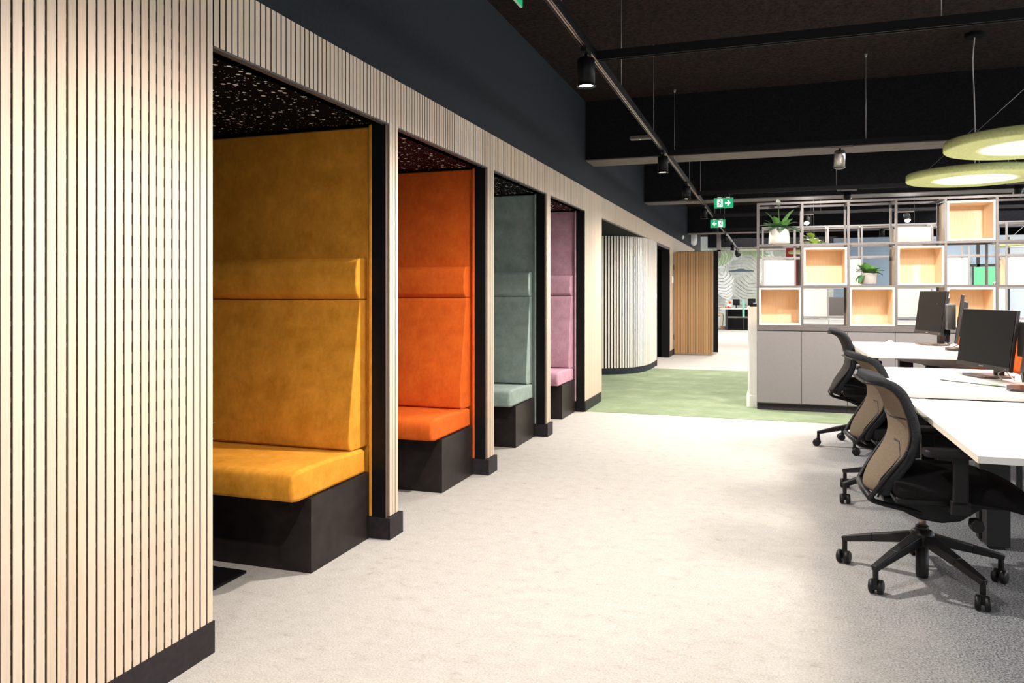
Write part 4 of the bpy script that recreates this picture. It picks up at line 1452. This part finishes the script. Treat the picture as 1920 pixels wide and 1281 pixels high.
# mural: painted leaves on the end wall
def mleaf(mb, cx, cz, L, W, ang, cuts, y, mi):
    """monstera-like leaf as separate fingers either side of a midrib"""
    ca, sa = math.cos(ang), math.sin(ang)
    def P(u, v):
        return (cx + u * ca - v * sa, cz + u * sa + v * ca)
    mb.prism([P(0, -.012 * W), P(L, 0), P(0, .012 * W)], 'y', y - .0006, y + .0004, mi)
    for k in range(cuts):
        t0 = k / cuts
        t1 = (k + .74) / cuts
        for sgn in (-1, 1):
            w0 = W * .5 * math.sin(PI * (0.14 + .80 * t0)) ** .7
            w1 = W * .5 * math.sin(PI * min(.99, (0.14 + .80 * t1))) ** .7
            sh_ = L * .20
            mb.prism([P(t0 * L, 0), P(t1 * L, 0), P(t1 * L + sh_ * .45, sgn * w1 * .55), P(t1 * L + sh_ * .95, sgn * w1 * .95), P((t0 + t1) / 2 * L + sh_ * 1.15, sgn * w1 * 1.05), P(t0 * L + sh_ * .75, sgn * w0 * .85), P(t0 * L + sh_ * .3, sgn * w0 * .45)], 'y', y, y + .001, mi)


mr = random.Random(11)
mu = [MB(), MB(), MB()]
specs = [(0.95, 1.15, 1.0, 1.5, 1.75, 9, 0), (1.0, 1.2, .95, 1.1, .3, 8, 0), (.9, 1.2, .8, 1.0, 2.9, 8, 0), (.42, 2.15, .7, .75, 2.3, 8, 0), (1.5, 1.9, .8, .9, .9, 8, 0),
         (.45, 1.6, .7, .7, 1.2, 7, 1), (.6, 2.6, .8, .7, 3.3, 7, 2), (.9, 2.55, .8, .5, .15, 7, 2), (1.4, 2.6, .7, .6, 2.6, 7, 2), (.3, 1.0, .8, .8, 2.1, 7, 1), (1.55, 1.2, .7, .8, .7, 7, 1), (1.3, 1.7, .6, .8, 2.2, 7, 1)]
for k in range(26):
    specs.append((mr.uniform(-2, 9.5), mr.uniform(.4, 2.6), mr.uniform(.6, 1.0), mr.uniform(.6, 1.1), mr.uniform(0, 6.2), 8, k % 3))
for i, s in enumerate(specs):
    mleaf(mu[s[6]], *s[:6], Y_END - .004 - i * .0012 * (1 if i < 60 else 0) - .002, 0)
wb = bpy.data.objects['wall_back']
for mb, mk in zip(mu, ('mural_a', 'mural_b', 'mural_c')):
    part('mural_print', mb, M[mk], wb, kind='stuff')
struct('trim_2', MB().box(0.30, 6.5, 24.2, 24.3, 2.50, 2.54).box(0.30, .42, 24.2, 24.3, 2.30, 3.25), M['beam_under'])

# far desk with its screen, monitors, food and a seated person
fd = thing('far_desk', 'black framed far desk with pink white top before the leaf mural', 'desk', (0.32, 26.3, 0))
part('tabletop', MB().box(-.05, 1.75, 0, .8, .685, .715), M['white'], fd)
for xx in (.12, 1.55):
    part('end_frame', MB().box(xx, xx + .08, .02, .78, 0, .685), M['leg'], fd)
part('modesty_panel', MB().box(.20, 1.55, .38, .42, .04, .685), M['black'], fd)
part('stretcher', MB().box(.20, 1.55, .04, .10, .40, .45), M['beam_metal'], fd)
part('base_shelf', MB().box(.20, 1.55, .02, .70, 0.02, .05), M['black'], fd)
ds = thing('mint_screen', 'upright mint green desk screen in the middle of the far black desk', 'screen', (1.02, 26.26, 0))
part('panel', MB().box(-.035, .035, -.02, .02, .42, 1.02), M['mint'], ds)
part('post', MB().box(-.012, .012, -.012, .012, 0, .42), M['leg'], ds)
part('clip', MB().box(-.02, .02, -.01, .035, .40, .46), M['leg'], ds)
for (x, z, w, h, lab) in [(.78, .80, .22, .20, 'small dark monitor beside the mint screen on the far desk'), (1.27, .86, .24, .22, 'small dark monitor on the other side of the mint screen on the far desk')]:
    t = thing('far_monitor', lab, 'monitor', (x, 26.6, .715), R(6), 'monitors on the far desk')
    part('housing', MB().box(-w / 2, w / 2, 0, .03, .10, .10 + h), M['screen'], t)
    part('stand', MB().box(-.02, .02, .03, .06, 0, .2), M['leg'], t)
    part('foot', MB().box(-.08, .08, -.04, .10, 0, .012), M['leg'], t)
fr = random.Random(5)
for k, (x, z, r, mk, lab) in enumerate([(.45, .035, .035, 'shoe', 'dark brown round snack at the free end of the far desk'), (.535, .05, .045, 'red_print', 'red rounded item among the food on the far desk'), (.57, .10, .045, 'divider', 'orange fruit on top of the paper bag on the far desk'),
                                       (.60, .035, .03, 'shoe', 'brown bun before the paper bag on the far desk')]):
    t = thing('snack', lab, 'food', (x, 26.40 + .26 * (k == 2), .715), 0, 'food on the far desk')
    part('body', MB().lathe([(r * .4, 0), (r * .9, r * .35), (r, r * .9), (r * .75, r * 1.5), (r * .2, r * 1.8)], (0, 0, 0 if k != 2 else .165), 14), M[mk], t)
    part('stalk', MB().tube([(0, 0, r * 1.7 + (0 if k != 2 else .165)), (.004, 0, r * 2.0 + (0 if k != 2 else .165))], .004, 6), M['soil'], t)
bgp = thing('paper_bag', 'crumpled pale paper bag among the food on the far desk', 'bag', (.54, 26.66, .715))
part('bag_body', MB().lathe([(.10, 0), (.115, .05), (.09, .11), (.06, .14)], (0, 0, 0), 9, smooth=False), M['pot_white'], bgp)
part('bag_fold', MB().box(-.05, .05, -.012, .012, .14, .165), M['pot_white'], bgp)
pl_ = thing('linear_pendant', 'dark navy flat pendant lamp before the leaf mural', 'lamp', (.98, 25.4, 1.90))
part('shade', MB().prism([(-.38, 0), (.38, 0), (.38, .03), (.16, .05), (.06, .09), (-.06, .09), (-.20, .05), (-.38, .03)], 'y', -.15, .15), M['lamp_navy'], pl_)
part('cord', MB().tube([(0, 0, .09), (0, 0, CEIL - 1.90)], .003, 6), M['wire'], pl_)


def person(label, loc, rotz):
    t = thing('person', label, 'person', loc, rotz)
    J = {}
    V, E_, Rr = [], [], []
    def jn(n, p, r, parent=None):
        J[n] = len(V); V.append(p); Rr.append(r)
        if parent:
            E_.append((J[parent], J[n]))
    jn('pelvis', (0, 0, .52), .13)
    jn('waist', (.0, 0, .70), .12, 'pelvis')
    jn('chest', (.03, 0, .92), .14, 'waist')
    jn('neck', (.05, 0, 1.08), .055, 'chest')
    jn('head', (.08, 0, 1.20), .085, 'neck')
    jn('crown', (.08, 0, 1.30), .075, 'head')
    for s, n in ((-1, 'r'), (1, 'l')):
        jn('hip' + n, (.06, s * .10, .50), .09, 'pelvis')
        jn('knee' + n, (.44, s * .12, .50), .062, 'hip' + n)
        jn('calf' + n, (.42, s * .12, .32), .052, 'knee' + n)
        jn('ankle' + n, (.40, s * .12, .09), .038, 'calf' + n)
        jn('toe' + n, (.56, s * .13, .045), .036, 'ankle' + n)
        jn('sh' + n, (.03, s * .18, 1.0), .058, 'chest')
        jn('el' + n, (.12, s * .23, .76), .042, 'sh' + n)
        jn('wr' + n, (.34, s * .16, .77), .028, 'el' + n)
        jn('hand' + n, (.41, s * .14, .765), .030, 'wr' + n)
        for f in range(4):
            jn(f'f{f}' + n, (.48 - .008 * abs(f - 1.5), s * .14 + (f - 1.5) * .02, .755), .009, 'hand' + n)
        jn('th' + n, (.44, s * .10, .755), .010, 'hand' + n)
    me = bpy.data.meshes.new('body')
    me.from_pydata(V, E_, [])
    for m in ('skin', 'trousers', 'shirt', 'shoe'):
        me.materials.append(M[m])
    o = link('body', me, t)
    md = o.modifiers.new('skin', 'SKIN')
    md.use_smooth_shade = True
    sv = me.skin_vertices[0].data
    for i, r in enumerate(Rr):
        sv[i].radius = (r, r)
        sv[i].use_root = (i == 0)
    o.modifiers.new('sub', 'SUBSURF').levels = 1
    dg = bpy.context.evaluated_depsgraph_get()
    me2 = bpy.data.meshes.new_from_object(o.evaluated_get(dg))
    o.modifiers.clear()
    o.data = me2
    if len(me2.materials) == 0:
        for m in ('skin', 'trousers', 'shirt', 'shoe'):
            me2.materials.append(M[m])
    for p in me2.polygons:
        x, y, z = p.center
        if z < .12:
            p.material_index = 3
        elif z < .62 and not (x > .3 and z > .70):
            p.material_index = 1
        elif z > 1.05 or (x > .36 and z > .70):
            p.material_index = 0
        else:
            p.material_index = 2
        p.use_smooth = True
    part('hair', MB().lathe([(.088, 1.24), (.096, 1.28), (.090, 1.34), (.06, 1.375), (.01, 1.385)], (.07, 0, 0), 18), M['hair'], t)
    fm = MB()
    for s in (-1, 1):
        fm.lathe([(.003, -.008), (.012, 0), (.003, .008)], (.158, s * .032, 1.235), 8, axis='x')
    part('eyes', fm, M['hair'], t)
    part('nose', MB().prism([(.15, 1.24), (.185, 1.20), (.15, 1.195)], 'y', -.013, .013), M['skin'], t)
    part('mouth', MB().box(.150, .162, -.022, .022, 1.160, 1.168), M['red_print'], t)
    return t


person('person in beige trousers and brown shoes seated at the far desk', (-.10, 26.55, 0.0), 0)
stl = thing('stool', 'grey stool under the person at the far desk', 'stool', (-.10, 26.55, 0))
part('seat', MB().lathe([(.16, .36), (.18, .37), (.18, .40), (.15, .405)], (0, 0, 0), 20), M['cab'], stl)
part('stem', MB().lathe([(.025, .03), (.025, .36)], (0, 0, 0), 12), M['leg'], stl)
part('base', MB().lathe([(.18, 0), (.18, .02), (.03, .035)], (0, 0, 0), 20), M['leg'], stl)
